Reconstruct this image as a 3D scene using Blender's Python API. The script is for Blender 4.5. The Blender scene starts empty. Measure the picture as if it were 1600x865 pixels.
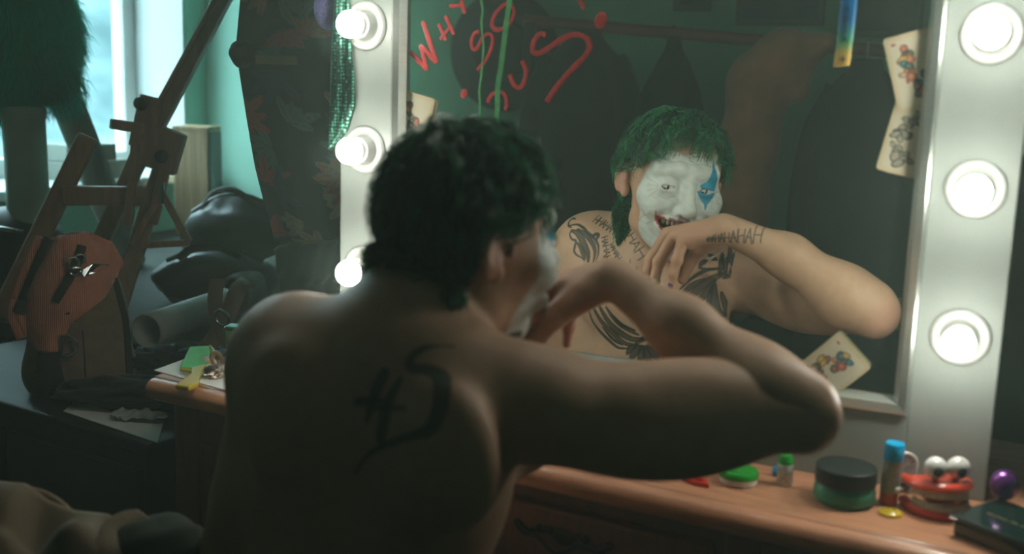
import bpy, bmesh, math, random
import numpy as np
from mathutils import Vector, Matrix, Euler

random.seed(7)
rng = np.random.RandomState(11)
SC = bpy.context.scene
COL = SC.collection
PI = math.pi

# ------------------------------------------------------------------ camera
CAM_POS = Vector((0.562, -1.380, 1.233))
YAW, PITCH, ROLL = map(math.radians, (24.067, 10.116, 1.822))
cd = bpy.data.cameras.new('camera')
cd.sensor_width = 36.0
cd.lens = 1747.84 / 1600 * 36.0
cd.clip_start = 0.05
cd.dof.use_dof = True
cd.dof.focus_distance = 2.0
cd.dof.aperture_fstop = 3.4
cam = bpy.data.objects.new('camera', cd)
COL.objects.link(cam)
_f = Vector((-math.sin(YAW) * math.cos(PITCH), math.cos(YAW) * math.cos(PITCH), -math.sin(PITCH)))
_r = Vector((math.cos(YAW), math.sin(YAW), 0))
_u = _r.cross(_f)
_r2 = math.cos(ROLL) * _r + math.sin(ROLL) * _u
_u2 = -math.sin(ROLL) * _r + math.cos(ROLL) * _u
cam.matrix_world = Matrix(((_r2.x, _u2.x, -_f.x, CAM_POS.x), (_r2.y, _u2.y, -_f.y, CAM_POS.y),
                           (_r2.z, _u2.z, -_f.z, CAM_POS.z), (0, 0, 0, 1)))
SC.camera = cam

# ------------------------------------------------------------------ view, world, light levels
SC.view_settings.view_transform = 'Standard'
SC.view_settings.look = 'None'
SC.view_settings.gamma = 1.0
SC.view_settings.exposure = 0.0
SC.view_settings.use_curve_mapping = False
BULB_POWER = 86.0          # emission of the frosted globes
SKY_POWER = 8.0           # overcast sky outside the window
HAZE_DENSITY = 0.085

world = bpy.data.worlds.new('world')
SC.world = world
world.use_nodes = True
wn = world.node_tree.nodes
_tc = wn.new('ShaderNodeTexCoord')
_sx = wn.new('ShaderNodeSeparateXYZ')
_rp = wn.new('ShaderNodeValToRGB')                      # overcast sky: the zenith is about three times the horizon
_rp.color_ramp.elements[0].position = 0.0
_rp.color_ramp.elements[0].color = (0.50, 0.86, 0.92, 1)
_rp.color_ramp.elements[1].position = 1.0
_rp.color_ramp.elements[1].color = (1.7, 2.6, 2.75, 1)
world.node_tree.links.new(_tc.outputs['Generated'], _sx.inputs[0])
world.node_tree.links.new(_sx.outputs['Z'], _rp.inputs['Fac'])
world.node_tree.links.new(_rp.outputs['Color'], wn['Background'].inputs[0])
wn['Background'].inputs[1].default_value = SKY_POWER

# ------------------------------------------------------------------ materials
MATS = {}


def mat(name, col, rough=0.5, metal=0.0, noise=0.0, nscale=12.0, bump=0.0, bscale=120.0, spec=0.5, col2=None,
        emit=None, trans=0.0, attr=None, sheen=0.0, coat=0.0, stretch=None, sss=0.0, ior=1.45):
    if name in MATS:
        return MATS[name]
    m = bpy.data.materials.new(name)
    m.use_nodes = True
    nt = m.node_tree
    b = nt.nodes['Principled BSDF']
    b.inputs['Base Color'].default_value = (*col, 1)
    b.inputs['Roughness'].default_value = rough
    b.inputs['Metallic'].default_value = metal
    b.inputs['Specular IOR Level'].default_value = spec
    b.inputs['IOR'].default_value = ior
    b.inputs['Transmission Weight'].default_value = trans
    b.inputs['Sheen Weight'].default_value = sheen
    b.inputs['Coat Weight'].default_value = coat
    if sss:
        b.inputs['Subsurface Weight'].default_value = sss
        b.inputs['Subsurface Radius'].default_value = (0.012, 0.005, 0.003)
        b.inputs['Subsurface Scale'].default_value = 1.0
    tc = nt.nodes.new('ShaderNodeTexCoord')
    vec = tc.outputs['Object']
    if stretch:
        mp = nt.nodes.new('ShaderNodeMapping')
        mp.inputs['Scale'].default_value = stretch
        nt.links.new(vec, mp.inputs['Vector'])
        vec = mp.outputs['Vector']
    src = None
    if attr:
        a = nt.nodes.new('ShaderNodeAttribute')
        a.attribute_name = attr
        src = a.outputs['Color']
    if noise > 0 or col2:
        n = nt.nodes.new('ShaderNodeTexNoise')
        n.inputs['Scale'].default_value = nscale
        n.inputs['Detail'].default_value = 6
        nt.links.new(vec, n.inputs['Vector'])
        if col2:
            r = nt.nodes.new('ShaderNodeValToRGB')
            r.color_ramp.elements[0].position = 0.35
            r.color_ramp.elements[1].position = 0.65
            r.color_ramp.elements[0].color = (*col, 1)
            r.color_ramp.elements[1].color = (*col2, 1)
            nt.links.new(n.outputs['Fac'], r.inputs['Fac'])
            src = r.outputs['Color']
        if noise > 0:
            mx = nt.nodes.new('ShaderNodeMix')
            mx.data_type = 'RGBA'
            mx.blend_type = 'MULTIPLY'
            mx.inputs[0].default_value = noise
            r2 = nt.nodes.new('ShaderNodeValToRGB')
            r2.color_ramp.elements[0].position = 0.3
            r2.color_ramp.elements[1].position = 0.7
            r2.color_ramp.elements[0].color = (0.25, 0.25, 0.25, 1)
            r2.color_ramp.elements[1].color = (1.25, 1.25, 1.25, 1)
            nt.links.new(n.outputs['Fac'], r2.inputs['Fac'])
            if src is None:
                mx.inputs[6].default_value = (*col, 1)
            else:
                nt.links.new(src, mx.inputs[6])
            nt.links.new(r2.outputs['Color'], mx.inputs[7])
            src = mx.outputs[2]
    if src is not None:
        nt.links.new(src, b.inputs['Base Color'])
    if bump > 0:
        n2 = nt.nodes.new('ShaderNodeTexNoise')
        n2.inputs['Scale'].default_value = bscale
        n2.inputs['Detail'].default_value = 5
        nt.links.new(vec, n2.inputs['Vector'])
        bp = nt.nodes.new('ShaderNodeBump')
        bp.inputs['Strength'].default_value = bump
        bp.inputs['Distance'].default_value = 0.004
        nt.links.new(n2.outputs['Fac'], bp.inputs['Height'])
        nt.links.new(bp.outputs['Normal'], b.inputs['Normal'])
    if emit:
        b.inputs['Emission Color'].default_value = (*emit[0], 1)
        b.inputs['Emission Strength'].default_value = emit[1]
    MATS[name] = m
    return m


def wave_bump(m, scale, strength, axis='X', dist=0.002):
    nt = m.node_tree
    b = nt.nodes['Principled BSDF']
    tc = nt.nodes.new('ShaderNodeTexCoord')
    w = nt.nodes.new('ShaderNodeTexWave')
    w.bands_direction = axis
    w.inputs['Scale'].default_value = scale
    w.inputs['Distortion'].default_value = 0.4
    nt.links.new(tc.outputs['Object'], w.inputs['Vector'])
    bp = nt.nodes.new('ShaderNodeBump')
    bp.inputs['Strength'].default_value = strength
    bp.inputs['Distance'].default_value = dist
    nt.links.new(w.outputs['Fac'], bp.inputs['Height'])
    nt.links.new(bp.outputs['Normal'], b.inputs['Normal'])


# ------------------------------------------------------------------ mesh building
class MB:
    def __init__(self):
        self.v = []
        self.f = []

    def add(self, vs, fs):
        o = len(self.v)
        self.v += [tuple(p) for p in vs]
        self.f += [tuple(i + o for i in q) for q in fs]
        return self

    def box(self, c, s, R=None):
        x, y, z = (k / 2 for k in s)
        vs = [Vector((i * x, j * y, k * z)) for i in (-1, 1) for j in (-1, 1) for k in (-1, 1)]
        if R is not None:
            vs = [R @ p for p in vs]
        vs = [p + Vector(c) for p in vs]
        return self.add(vs, [(0, 1, 3, 2), (4, 6, 7, 5), (0, 4, 5, 1), (2, 3, 7, 6), (0, 2, 6, 4), (1, 5, 7, 3)])

    def bar(self, a, b, w, t, up=(0, 0, 1)):
        """square bar from a to b, width w (sideways) and thickness t"""
        a, b = Vector(a), Vector(b)
        d = (b - a).normalized()
        s = d.cross(Vector(up))
        if s.length < 1e-4:
            s = d.cross(Vector((1, 0, 0)))
        s.normalize()
        n = s.cross(d)
        vs = []
        for p in (a, b):
            for i, j in ((-1, -1), (1, -1), (1, 1), (-1, 1)):
                vs.append(p + s * (i * w / 2) + n * (j * t / 2))
        return self.add(vs, [(3, 2, 1, 0), (4, 5, 6, 7), (0, 1, 5, 4), (1, 2, 6, 5), (2, 3, 7, 6), (3, 0, 4, 7)])

    def tube(self, pts, r, n=8, cap=True, flat=1.0, up=None, closed=False):
        pts = [Vector(p) for p in pts]
        m = len(pts)
        rr = r if isinstance(r, (list, tuple)) else [r] * m
        vs, fs = [], []
        nrm = None
        for i, p in enumerate(pts):
            if closed:
                d = pts[(i + 1) % m] - pts[i - 1]
            else:
                d = pts[min(i + 1, m - 1)] - pts[max(i - 1, 0)]
            if d.length < 1e-9:
                d = Vector((0, 0, 1))
            d.normalize()
            if up is not None:
                nrm = Vector(up) - d * d.dot(Vector(up))
            elif nrm is None:
                nrm = d.orthogonal()
            else:
                nrm = nrm - d * nrm.dot(d)
            if nrm.length < 1e-6:
                nrm = d.orthogonal()
            nrm.normalize()
            bi = d.cross(nrm)
            for k in range(n):
                t = 2 * PI * k / n
                vs.append(p + nrm * (math.cos(t) * rr[i] * flat) + bi * (math.sin(t) * rr[i]))
        for i in range(m if closed else m - 1):
            j = (i + 1) % m
            for k in range(n):
                k2 = (k + 1) % n
                fs.append((i * n + k, i * n + k2, j * n + k2, j * n + k))
        if cap and not closed:
            fs.append(tuple(range(n - 1, -1, -1)))
            fs.append(tuple((m - 1) * n + k for k in range(n)))
        return self.add(vs, fs)

    def lathe(self, prof, n=32, c=(0, 0, 0), R=None, cap=True):
        vs, fs = [], []
        for r, z in prof:
            for k in range(n):
                t = 2 * PI * k / n
                p = Vector((r * math.cos(t), r * math.sin(t), z))
                if R is not None:
                    p = R @ p
                vs.append(p + Vector(c))
        m = len(prof)
        for i in range(m - 1):
            for k in range(n):
                k2 = (k + 1) % n
                fs.append((i * n + k, i * n + k2, (i + 1) * n + k2, (i + 1) * n + k))
        if cap:
            fs.append(tuple(range(n - 1, -1, -1)))
            fs.append(tuple((m - 1) * n + k for k in range(n)))
        return self.add(vs, fs)

    def ball(self, c, r, n=20, m=12, R=None):
        rx, ry, rz = r if isinstance(r, (tuple, list)) else (r, r, r)
        vs, fs = [], []
        for i in range(m + 1):
            ph = -PI / 2 + PI * i / m
            ph = max(-PI / 2 + 0.02, min(PI / 2 - 0.02, ph))
            for k in range(n):
                t = 2 * PI * k / n
                p = Vector((rx * math.cos(ph) * math.cos(t), ry * math.cos(ph) * math.sin(t), rz * math.sin(ph)))
                if R is not None:
                    p = R @ p
                vs.append(p + Vector(c))
        for i in range(m):
            for k in range(n):
                k2 = (k + 1) % n
                fs.append((i * n + k, i * n + k2, (i + 1) * n + k2, (i + 1) * n + k))
        fs.append(tuple(range(n - 1, -1, -1)))
        fs.append(tuple(m * n + k for k in range(n)))
        return self.add(vs, fs)

    def prism(self, poly, a, b):
        """poly: list of 2D points mapped by functions a(p)->front point and b(p)->back point"""
        n = len(poly)
        vs = [a(p) for p in poly] + [b(p) for p in poly]
        fs = [tuple(range(n)), tuple(range(2 * n - 1, n - 1, -1))]
        for i in range(n):
            j = (i + 1) % n
            fs.append((i, i + n, j + n, j))
        return self.add(vs, fs)

    def grid(self, fn, nu, nv):
        vs = [fn(i / nu, j / nv) for i in range(nu + 1) for j in range(nv + 1)]
        fs = []
        for i in range(nu):
            for j in range(nv):
                a = i * (nv + 1) + j
                fs.append((a, a + nv + 1, a + nv + 2, a + 1))
        return self.add(vs, fs)


def obj(name, mb, m, parent=None, smooth=False, bevel=0.0, loc=None, rot=None, sub=0, solid=0.0, kind=None,
        label=None, segs=2, angle=0.6):
    me = bpy.data.meshes.new(name)
    me.from_pydata(mb.v, [], mb.f)
    me.validate()
    bm = bmesh.new()
    bm.from_mesh(me)
    bmesh.ops.recalc_face_normals(bm, faces=bm.faces)
    bm.to_mesh(me)
    bm.free()
    if m is not None:
        me.materials.append(m)
    o = bpy.data.objects.new(name, me)
    COL.objects.link(o)
    if parent is not None:
        o.parent = parent
    if loc is not None:
        o.location = loc
    if rot is not None:
        o.rotation_euler = rot
    if smooth:
        me.polygons.foreach_set('use_smooth', [True] * len(me.polygons))
        if angle:
            try:
                me.set_sharp_from_angle(angle=angle)
            except Exception:
                pass
    if solid:
        s = o.modifiers.new('solid', 'SOLIDIFY')
        s.thickness = solid
        s.offset = 0
    if bevel:
        bv = o.modifiers.new('bevel', 'BEVEL')
        bv.width = bevel
        bv.segments = segs
        bv.limit_method = 'ANGLE'
        bv.angle_limit = 0.7
    if sub:
        ss = o.modifiers.new('sub', 'SUBSURF')
        ss.levels = ss.render_levels = sub
    if kind:
        o['kind'] = kind
    if label:
        o['label'] = label
    return o


def tag(o, label, cat, group=None, kind=None):
    o['label'] = label
    o['category'] = cat
    if group:
        o['group'] = group
    if kind:
        o['kind'] = kind
    return o


def thing(name, label, cat, loc=(0, 0, 0), rotz=0.0, group=None):
    o = bpy.data.objects.new(name, None)
    o.empty_display_size = 0.05
    COL.objects.link(o)
    o.location = loc
    o.rotation_euler = (0, 0, rotz)
    return tag(o, label, cat, group)


def struct(name, mb, m, parent=None, **kw):
    o = obj(name, mb, m, parent, **kw)
    if parent is None:
        o['kind'] = 'structure'
    return o


def paint_attr(me, cols):
    a = me.attributes.new('Col', 'FLOAT_COLOR', 'POINT')
    c = np.ones((len(me.vertices), 4), np.float32)
    c[:, :3] = cols
    a.data.foreach_set('color', c.ravel())


def seg_dist(P, pts, ws):
    """distance of 2D points P to a polyline minus its half width"""
    best = np.full(len(P), 9.0)
    pts = np.asarray(pts, float)
    for i in range(len(pts) - 1):
        a, b = pts[i], pts[i + 1]
        ab = b - a
        t = np.clip(((P - a) @ ab) / max(ab @ ab, 1e-12), 0, 1)
        d = np.linalg.norm(P - a - t[:, None] * ab, axis=1) - (ws[i] + (ws[i + 1] - ws[i]) * t)
        best = np.minimum(best, d)
    return best


def in_poly(P, poly):
    x, y = P[:, 0], P[:, 1]
    ins = np.zeros(len(P), bool)
    n = len(poly)
    for i in range(n):
        x1, y1 = poly[i]
        x2, y2 = poly[(i + 1) % n]
        c = ((y1 > y) != (y2 > y)) & (x < (x2 - x1) * (y - y1) / ((y2 - y1) or 1e-9) + x1)
        ins ^= c
    return ins


def smooth01(x):
    x = np.clip(x, 0, 1)
    return x * x * (3 - 2 * x)


def spline(pts, n=8):
    """Catmull-Rom through the points"""
    P = [Vector(p) for p in pts]
    out = []
    for i in range(len(P) - 1):
        p0, p1, p2, p3 = P[max(i - 1, 0)], P[i], P[i + 1], P[min(i + 2, len(P) - 1)]
        for k in range(n):
            t = k / n
            out.append(0.5 * ((2 * p1) + (p2 - p0) * t + (2 * p0 - 5 * p1 + 4 * p2 - p3) * t * t
                              + (3 * p1 - p0 - 3 * p2 + p3) * t ** 3))
    out.append(P[-1])
    return out


# ------------------------------------------------------------------ signed-distance modelling
class SDF:
    def __init__(self):
        self.ops = []
        self.O = np.zeros(3)
        self.M = np.eye(3)

    def frame(self, O, M):
        self.O, self.M = np.asarray(O, float), np.asarray(M, float)

    def w(self, p):
        return self.O + self.M @ np.asarray(p, float)

    def ell(self, c, r, k=0.02, mode='u', R=None):
        c = self.w(c)
        M = self.M @ (np.eye(3) if R is None else np.array(R))
        r = np.asarray(r if hasattr(r, '__len__') else (r, r, r), float)
        ext = np.sqrt(((M * r) ** 2).sum(1))

        def d(P):
            q = (P - c) @ M
            k0 = np.linalg.norm(q / r, axis=1)
            k1 = np.linalg.norm(q / (r * r), axis=1)
            return k0 * (k0 - 1) / np.maximum(k1, 1e-6)
        self.ops.append((mode, d, k, c - ext, c + ext))

    def cone(self, a, b, ra, rb, k=0.02, mode='u'):
        a, b = self.w(a), self.w(b)
        ab = b - a
        L = max(ab @ ab, 1e-12)
        m = max(ra, rb)

        def d(P):
            t = np.clip(((P - a) @ ab) / L, 0, 1)
            return np.linalg.norm(P - a - t[:, None] * ab, axis=1) - (ra + (rb - ra) * t)
        self.ops.append((mode, d, k, np.minimum(a, b) - m, np.maximum(a, b) + m))

    def chain(self, pts, rs, k=0.004, k0=0.004):
        for i in range(len(pts) - 1):
            self.cone(pts[i], pts[i + 1], rs[i], rs[i + 1], k0 if i == 0 else k)

    def fn(self, f, c, half, k, mode):
        """f works on local coordinates"""
        M, O = self.M.copy(), self.O.copy()
        c = self.w(c)
        self.ops.append((mode, lambda P: f((P - O) @ M), k, c - half, c + half))

    def new_group(self):
        self.ops.append(('g',))

    def at(self, P, pad0=0.012):
        out = np.full(len(P), 1.0)
        f = np.full(len(P), 1.0)
        for op in self.ops:
            if op[0] == 'g':
                out = np.minimum(out, f)
                f = np.full(len(P), 1.0)
                continue
            mode, d, k, lo, hi = op
            pad = k + pad0
            m = np.all((P > lo - pad) & (P < hi + pad), axis=1)
            if not m.any():
                continue
            f[m] = self.comb(mode, f[m], d(P[m]), k)
        return np.minimum(out, f)

    @staticmethod
    def comb(mode, f, d, k):
        if mode == 'u':
            h = np.clip(0.5 + 0.5 * (f - d) / k, 0, 1)
            return f * (1 - h) + d * h - k * h * (1 - h)
        g = -f
        h = np.clip(0.5 + 0.5 * (g - d) / k, 0, 1)
        return -(g * (1 - h) + d * h - k * h * (1 - h))

    def grid(self, lo, hi, h):
        lo, hi = np.asarray(lo, float), np.asarray(hi, float)
        n = np.ceil((hi - lo) / h).astype(int) + 1
        out = np.full(n, 1.0, np.float32)
        f = np.full(n, 1.0, np.float32)
        for op in self.ops:
            if op[0] == 'g':
                out = np.minimum(out, f)
                f = np.full(n, 1.0, np.float32)
                continue
            mode, d, k, a, b = op
            pad = k + 4 * h
            i0 = np.clip(np.floor((a - pad - lo) / h).astype(int), 0, n)
            i1 = np.clip(np.ceil((b + pad - lo) / h).astype(int) + 1, 0, n)
            if np.any(i1 <= i0):
                continue
            ax = [lo[j] + h * np.arange(i0[j], i1[j]) for j in range(3)]
            P = np.stack(np.meshgrid(*ax, indexing='ij'), -1).reshape(-1, 3)
            sl = tuple(slice(i0[j], i1[j]) for j in range(3))
            sub = f[sl]
            f[sl] = self.comb(mode, sub.reshape(-1), d(P), k).reshape(sub.shape)
        return np.minimum(out, f), lo

    def mesh(self, lo, hi, h, relax=2, subdivide=False):
        F, o = self.grid(lo, hi, h)
        V, Q = surface_nets(F, o, h)
        for _ in range(relax):
            V = self.project(V)
        if subdivide:
            V, Q = split_quads(V, Q)
            V = self.project(V)
            V = self.project(V)
        return V, Q

    def project(self, V, e=4e-4):
        f0 = self.at(V)
        g = np.stack([self.at(V + np.eye(3)[i] * e) - f0 for i in range(3)], 1) / e
        n2 = np.maximum((g * g).sum(1), 0.25)
        step = np.clip(f0 / n2, -0.002, 0.002)
        step[np.abs(f0) > 0.01] = 0
        return V - g * step[:, None]


def surface_nets(F, o, h):
    S = F < 0
    nx, ny, nz = F.shape
    cs = [(i, j, k) for i in (0, 1) for j in (0, 1) for k in (0, 1)]
    cnt = np.zeros((nx - 1, ny - 1, nz - 1), np.uint8)
    for i, j, k in cs:
        cnt += S[i:nx - 1 + i, j:ny - 1 + j, k:nz - 1 + k]
    act = np.argwhere((cnt > 0) & (cnt < 8))
    idx = np.full(cnt.shape, -1, np.int64)
    idx[act[:, 0], act[:, 1], act[:, 2]] = np.arange(len(act))
    val = {c: F[act[:, 0] + c[0], act[:, 1] + c[1], act[:, 2] + c[2]] for c in cs}
    acc = np.zeros((len(act), 3))
    num = np.zeros(len(act))
    for a in cs:
        for ax in range(3):
            if a[ax] == 0:
                b = list(a)
                b[ax] = 1
                b = tuple(b)
                fa, fb = val[a], val[b]
                m = (fa < 0) != (fb < 0)
                t = np.where(m, fa / np.where(m, fa - fb, 1), 0)
                p = np.zeros((len(act), 3))
                p[:] = a
                p[:, ax] = t
                acc += p * m[:, None]
                num += m
    V = o + h * (act + acc / num[:, None])
    quads = []
    for ax in range(3):
        sl0 = [slice(None)] * 3
        sl1 = [slice(None)] * 3
        sl0[ax] = slice(0, -1)
        sl1[ax] = slice(1, None)
        e = np.argwhere(S[tuple(sl0)] != S[tuple(sl1)])
        u, v = (ax + 1) % 3, (ax + 2) % 3
        shp = F.shape
        e = e[(e[:, u] > 0) & (e[:, v] > 0) & (e[:, u] < shp[u] - 1) & (e[:, v] < shp[v] - 1)]
        inside = S[e[:, 0], e[:, 1], e[:, 2]]

        def cell(du, dv):
            c = e.copy()
            c[:, u] -= du
            c[:, v] -= dv
            return idx[c[:, 0], c[:, 1], c[:, 2]]
        q = np.stack([cell(1, 1), cell(0, 1), cell(0, 0), cell(1, 0)], 1)
        q[~inside] = q[~inside][:, ::-1]
        quads.append(q)
    return V, np.concatenate(quads)


def split_quads(V, Q):
    n = len(V)
    E = np.concatenate([np.sort(Q[:, [i, (i + 1) % 4]], 1) for i in range(4)])
    u, inv = np.unique(E, axis=0, return_inverse=True)
    inv = inv.reshape(4, -1)
    mid = (V[u[:, 0]] + V[u[:, 1]]) / 2
    cen = V[Q].mean(1)
    ei = n + inv
    ci = n + len(u) + np.arange(len(Q))
    out = [np.stack([Q[:, i], ei[i], ci, ei[(i - 1) % 4]], 1) for i in range(4)]
    return np.concatenate([V, mid, cen]), np.concatenate(out)


def np_mesh(name, V, Q, m, parent=None, smooth=True):
    me = bpy.data.meshes.new(name)
    Q = np.asarray(Q, np.int32)
    k = Q.shape[1]
    me.vertices.add(len(V))
    me.vertices.foreach_set('co', np.asarray(V, np.float32).ravel())
    me.loops.add(Q.size)
    me.loops.foreach_set('vertex_index', Q.ravel())
    me.polygons.add(len(Q))
    me.polygons.foreach_set('loop_start', np.arange(0, Q.size, k, dtype=np.int32))
    me.polygons.foreach_set('loop_total', np.full(len(Q), k, np.int32))
    me.polygons.foreach_set('use_smooth', np.full(len(Q), smooth))
    me.update(calc_edges=True)
    if m is not None:
        me.materials.append(m)
    o = bpy.data.objects.new(name, me)
    COL.objects.link(o)
    if parent is not None:
        o.parent = parent
        o.matrix_parent_inverse = Matrix.Translation(-Vector(parent.location))
    return o

# ================================================================== the room
M_GREEN = mat('green_wall_paint', (0.22, 0.52, 0.32), 0.75, noise=0.25, nscale=3, bump=0.15, bscale=60)
M_MINT = mat('mint_wall_paint', (0.42, 0.76, 0.62), 0.75, noise=0.15, nscale=3, bump=0.15, bscale=60)
M_CEIL = mat('ceiling_paint', (0.35, 0.38, 0.34), 0.9, noise=0.1)
M_FLOOR = mat('dark_floor_boards', (0.055, 0.04, 0.03), 0.5, noise=0.5, nscale=6, stretch=(1, 8, 1), bump=0.1)
M_WHITE_WOOD = mat('white_window_paint', (0.75, 0.78, 0.76), 0.45, noise=0.1, nscale=8)
M_GLASS = mat('window_glass', (0.9, 1, 0.98), 0.02, trans=1.0, ior=1.01, spec=0.2)

XL, XR, YF, YB, ZC = -2.30, 2.20, -3.20, 2.10, 2.70
fl = MB()
fl.box(((XL + XR) / 2, (YF + YB) / 2, -0.05), (XR - XL + 0.6, YB - YF + 0.4, 0.1))
floor = struct('floor', fl, M_FLOOR)
struct('ceiling', MB().box(((XL + XR) / 2, (YF + YB) / 2, ZC + 0.05), (XR - XL + 0.6, YB - YF + 0.4, 0.1)), M_CEIL)
struct('wall_back', MB().box(((XL + XR) / 2, YB + 0.05, ZC / 2), (XR - XL + 0.6, 0.1, ZC)), M_MINT)
struct('wall_front', MB().box(((XL + XR) / 2, YF - 0.05, ZC / 2), (XR - XL + 0.6, 0.1, ZC)), M_GREEN)
struct('wall_right', MB().box((XR + 0.05, (YF + YB) / 2, ZC / 2), (0.1, YB - YF, ZC)), M_GREEN)
# left wall with a deep window opening
WY0, WY1, WZ0, WZ1 = 0.72, 1.985, 0.84, 2.35
wl = MB()
TW = 0.30
W2A, W2B = -3.12, -2.84                                 # unseen narrow window, added to throw teal daylight on the far wall
wl.box((XL - TW / 2, (YF + W2A) / 2, ZC / 2), (TW, W2A - YF, ZC))
wl.box((XL - TW / 2, (W2B + WY0) / 2, ZC / 2), (TW, WY0 - W2B, ZC))
wl.box((XL - TW / 2, (W2A + W2B) / 2, WZ0 / 2), (TW, W2B - W2A, WZ0))
wl.box((XL - TW / 2, (W2A + W2B) / 2, (WZ1 + ZC) / 2), (TW, W2B - W2A, ZC - WZ1))
wl.box((XL - TW / 2, (WY1 + YB) / 2, ZC / 2), (TW, YB - WY1, ZC))
wl.box((XL - TW / 2, (WY0 + WY1) / 2, WZ0 / 2), (TW, WY1 - WY0, WZ0))
wl.box((XL - TW / 2, (WY0 + WY1) / 2, (WZ1 + ZC) / 2), (TW, WY1 - WY0, ZC - WZ1))
struct('wall_left', wl, M_MINT)
win = struct('window_1', MB().box((XL - 0.262, (WY0 + WY1) / 2, (WZ0 + WZ1) / 2), (0.006, WY1 - WY0 - 0.1, WZ1 - WZ0 - 0.1)), M_GLASS)
wf = MB()
for y in (WY0 + 0.035, WY1 - 0.035, (WY0 + WY1) / 2 - 0.1):
    wf.box((XL - 0.262, y, (WZ0 + WZ1) / 2), (0.06, 0.07, WZ1 - WZ0))
for z in (WZ0 + 0.035, WZ1 - 0.035):
    wf.box((XL - 0.262, (WY0 + WY1) / 2, z), (0.058, WY1 - WY0 - 0.01, 0.07))
obj('window_frame', wf, M_WHITE_WOOD, win, bevel=0.006)
win2 = struct('added_window', MB().box((XL - 0.262, (W2A + W2B) / 2, (WZ0 + WZ1) / 2), (0.006, W2B - W2A - 0.1, WZ1 - WZ0 - 0.1)), M_GLASS)
wf2 = MB()
for y in (W2A + 0.03, W2B - 0.03):
    wf2.box((XL - 0.262, y, (WZ0 + WZ1) / 2), (0.06, 0.06, WZ1 - WZ0))
for z in (WZ0 + 0.03, WZ1 - 0.03):
    wf2.box((XL - 0.262, (W2A + W2B) / 2, z), (0.058, W2B - W2A - 0.01, 0.06))
obj('window_frame', wf2, M_WHITE_WOOD, win2, bevel=0.006)
rv = MB()
rv.box((XL - 0.12, WY1 - 0.006, (WZ0 + WZ1) / 2), (0.235, 0.012, WZ1 - WZ0))
rv.box((XL - 0.12, WY0 + 0.006, (WZ0 + WZ1) / 2), (0.235, 0.012, WZ1 - WZ0))
rv.box((XL - 0.12, (WY0 + WY1) / 2, WZ1 - 0.006), (0.235, WY1 - WY0 - 0.024, 0.012))
obj('window_reveal', rv, M_WHITE_WOOD, win)
obj('window_sill', MB().box((XL - 0.08, (WY0 + WY1) / 2, WZ0 - 0.008), (0.34, WY1 - WY0 + 0.1, 0.03)), M_WHITE_WOOD, win, bevel=0.006)

# bare trees outside the window
M_BARK = mat('wet_bark', (0.12, 0.13, 0.12), 0.9, noise=0.4)


def tree(x, y, h, seed, label):
    r = random.Random(seed)
    t = thing('bare_tree', label, 'tree', (x, y, -3.0), 0, 'bare trees beyond the window')
    mb = MB()
    trunk = [Vector((r.uniform(-.1, .1) * k, r.uniform(-.1, .1) * k, h * k / 6)) for k in range(7)]
    mb.tube(trunk, [0.16 - 0.018 * k for k in range(7)], 7)
    obj('trunk', mb, M_BARK, t, smooth=True)
    bb = MB()

    def grow(p, d, L, rad, n):
        pts = [p]
        q = p.copy()
        for k in range(4):
            d = (d + Vector((r.uniform(-.35, .35), r.uniform(-.35, .35), r.uniform(-.1, .3)))).normalized()
            q = q + d * (L / 4)
            pts.append(q.copy())
        bb.tube(pts, [rad * (1 - 0.2 * k) for k in range(5)], 4)
        if n > 0:
            for k in (2, 3, 4):
                a = r.uniform(0, 2 * PI)
                grow(pts[k], (d + Vector((math.cos(a), math.sin(a), 0.3)) * 0.9).normalized(), L * 0.62, rad * 0.5, n - 1)
    for k in range(2, 7):
        for _ in range(2):
            a = r.uniform(0, 2 * PI)
            grow(trunk[k], Vector((math.cos(a), math.sin(a), 0.7)).normalized(), h * 0.35, 0.05, 3)
    obj('branches', bb, M_BARK, t, kind='stuff')


tree(-8.5, 4.2, 6.5, 3, 'bare tree outside the window, the one nearest the glass')
tree(-10.5, 6.4, 7.5, 5, 'bare tree outside the window, in line with the right edge of the pane')
tree(-12.5, 4.6, 8.0, 9, 'bare tree outside the window, farthest from the glass')
M_HILL = mat('winter_scrub', (0.030, 0.062, 0.066), 0.95, col2=(0.085, 0.120, 0.125), nscale=0.9, noise=0.35)
hl = MB()
rh = random.Random(6)
hph = [rh.uniform(0, 6) for _ in range(6)]


def hill_fn(u, v):
    x = -4.0 - 22 * u
    y = -14 + 44 * v
    z = -3.0 + 9.5 * float(smooth01(np.array((u - .12) / .75)))
    z += u * (.55 * math.sin(y * .55 + hph[0]) + .30 * math.sin(y * 1.4 + x * .9 + hph[1]) + .22 * math.sin(x * 2.1 + hph[2]) + .16 * math.sin(y * 3.1 - x * 2.4 + hph[3]))
    return Vector((x, y, z))


hl.grid(hill_fn, 60, 110)
tag(obj('scrubby_hillside', hl, M_HILL, smooth=True, angle=0), 'misty bluish hillside with winter scrub outside the window', 'hillside', kind='structure')

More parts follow.
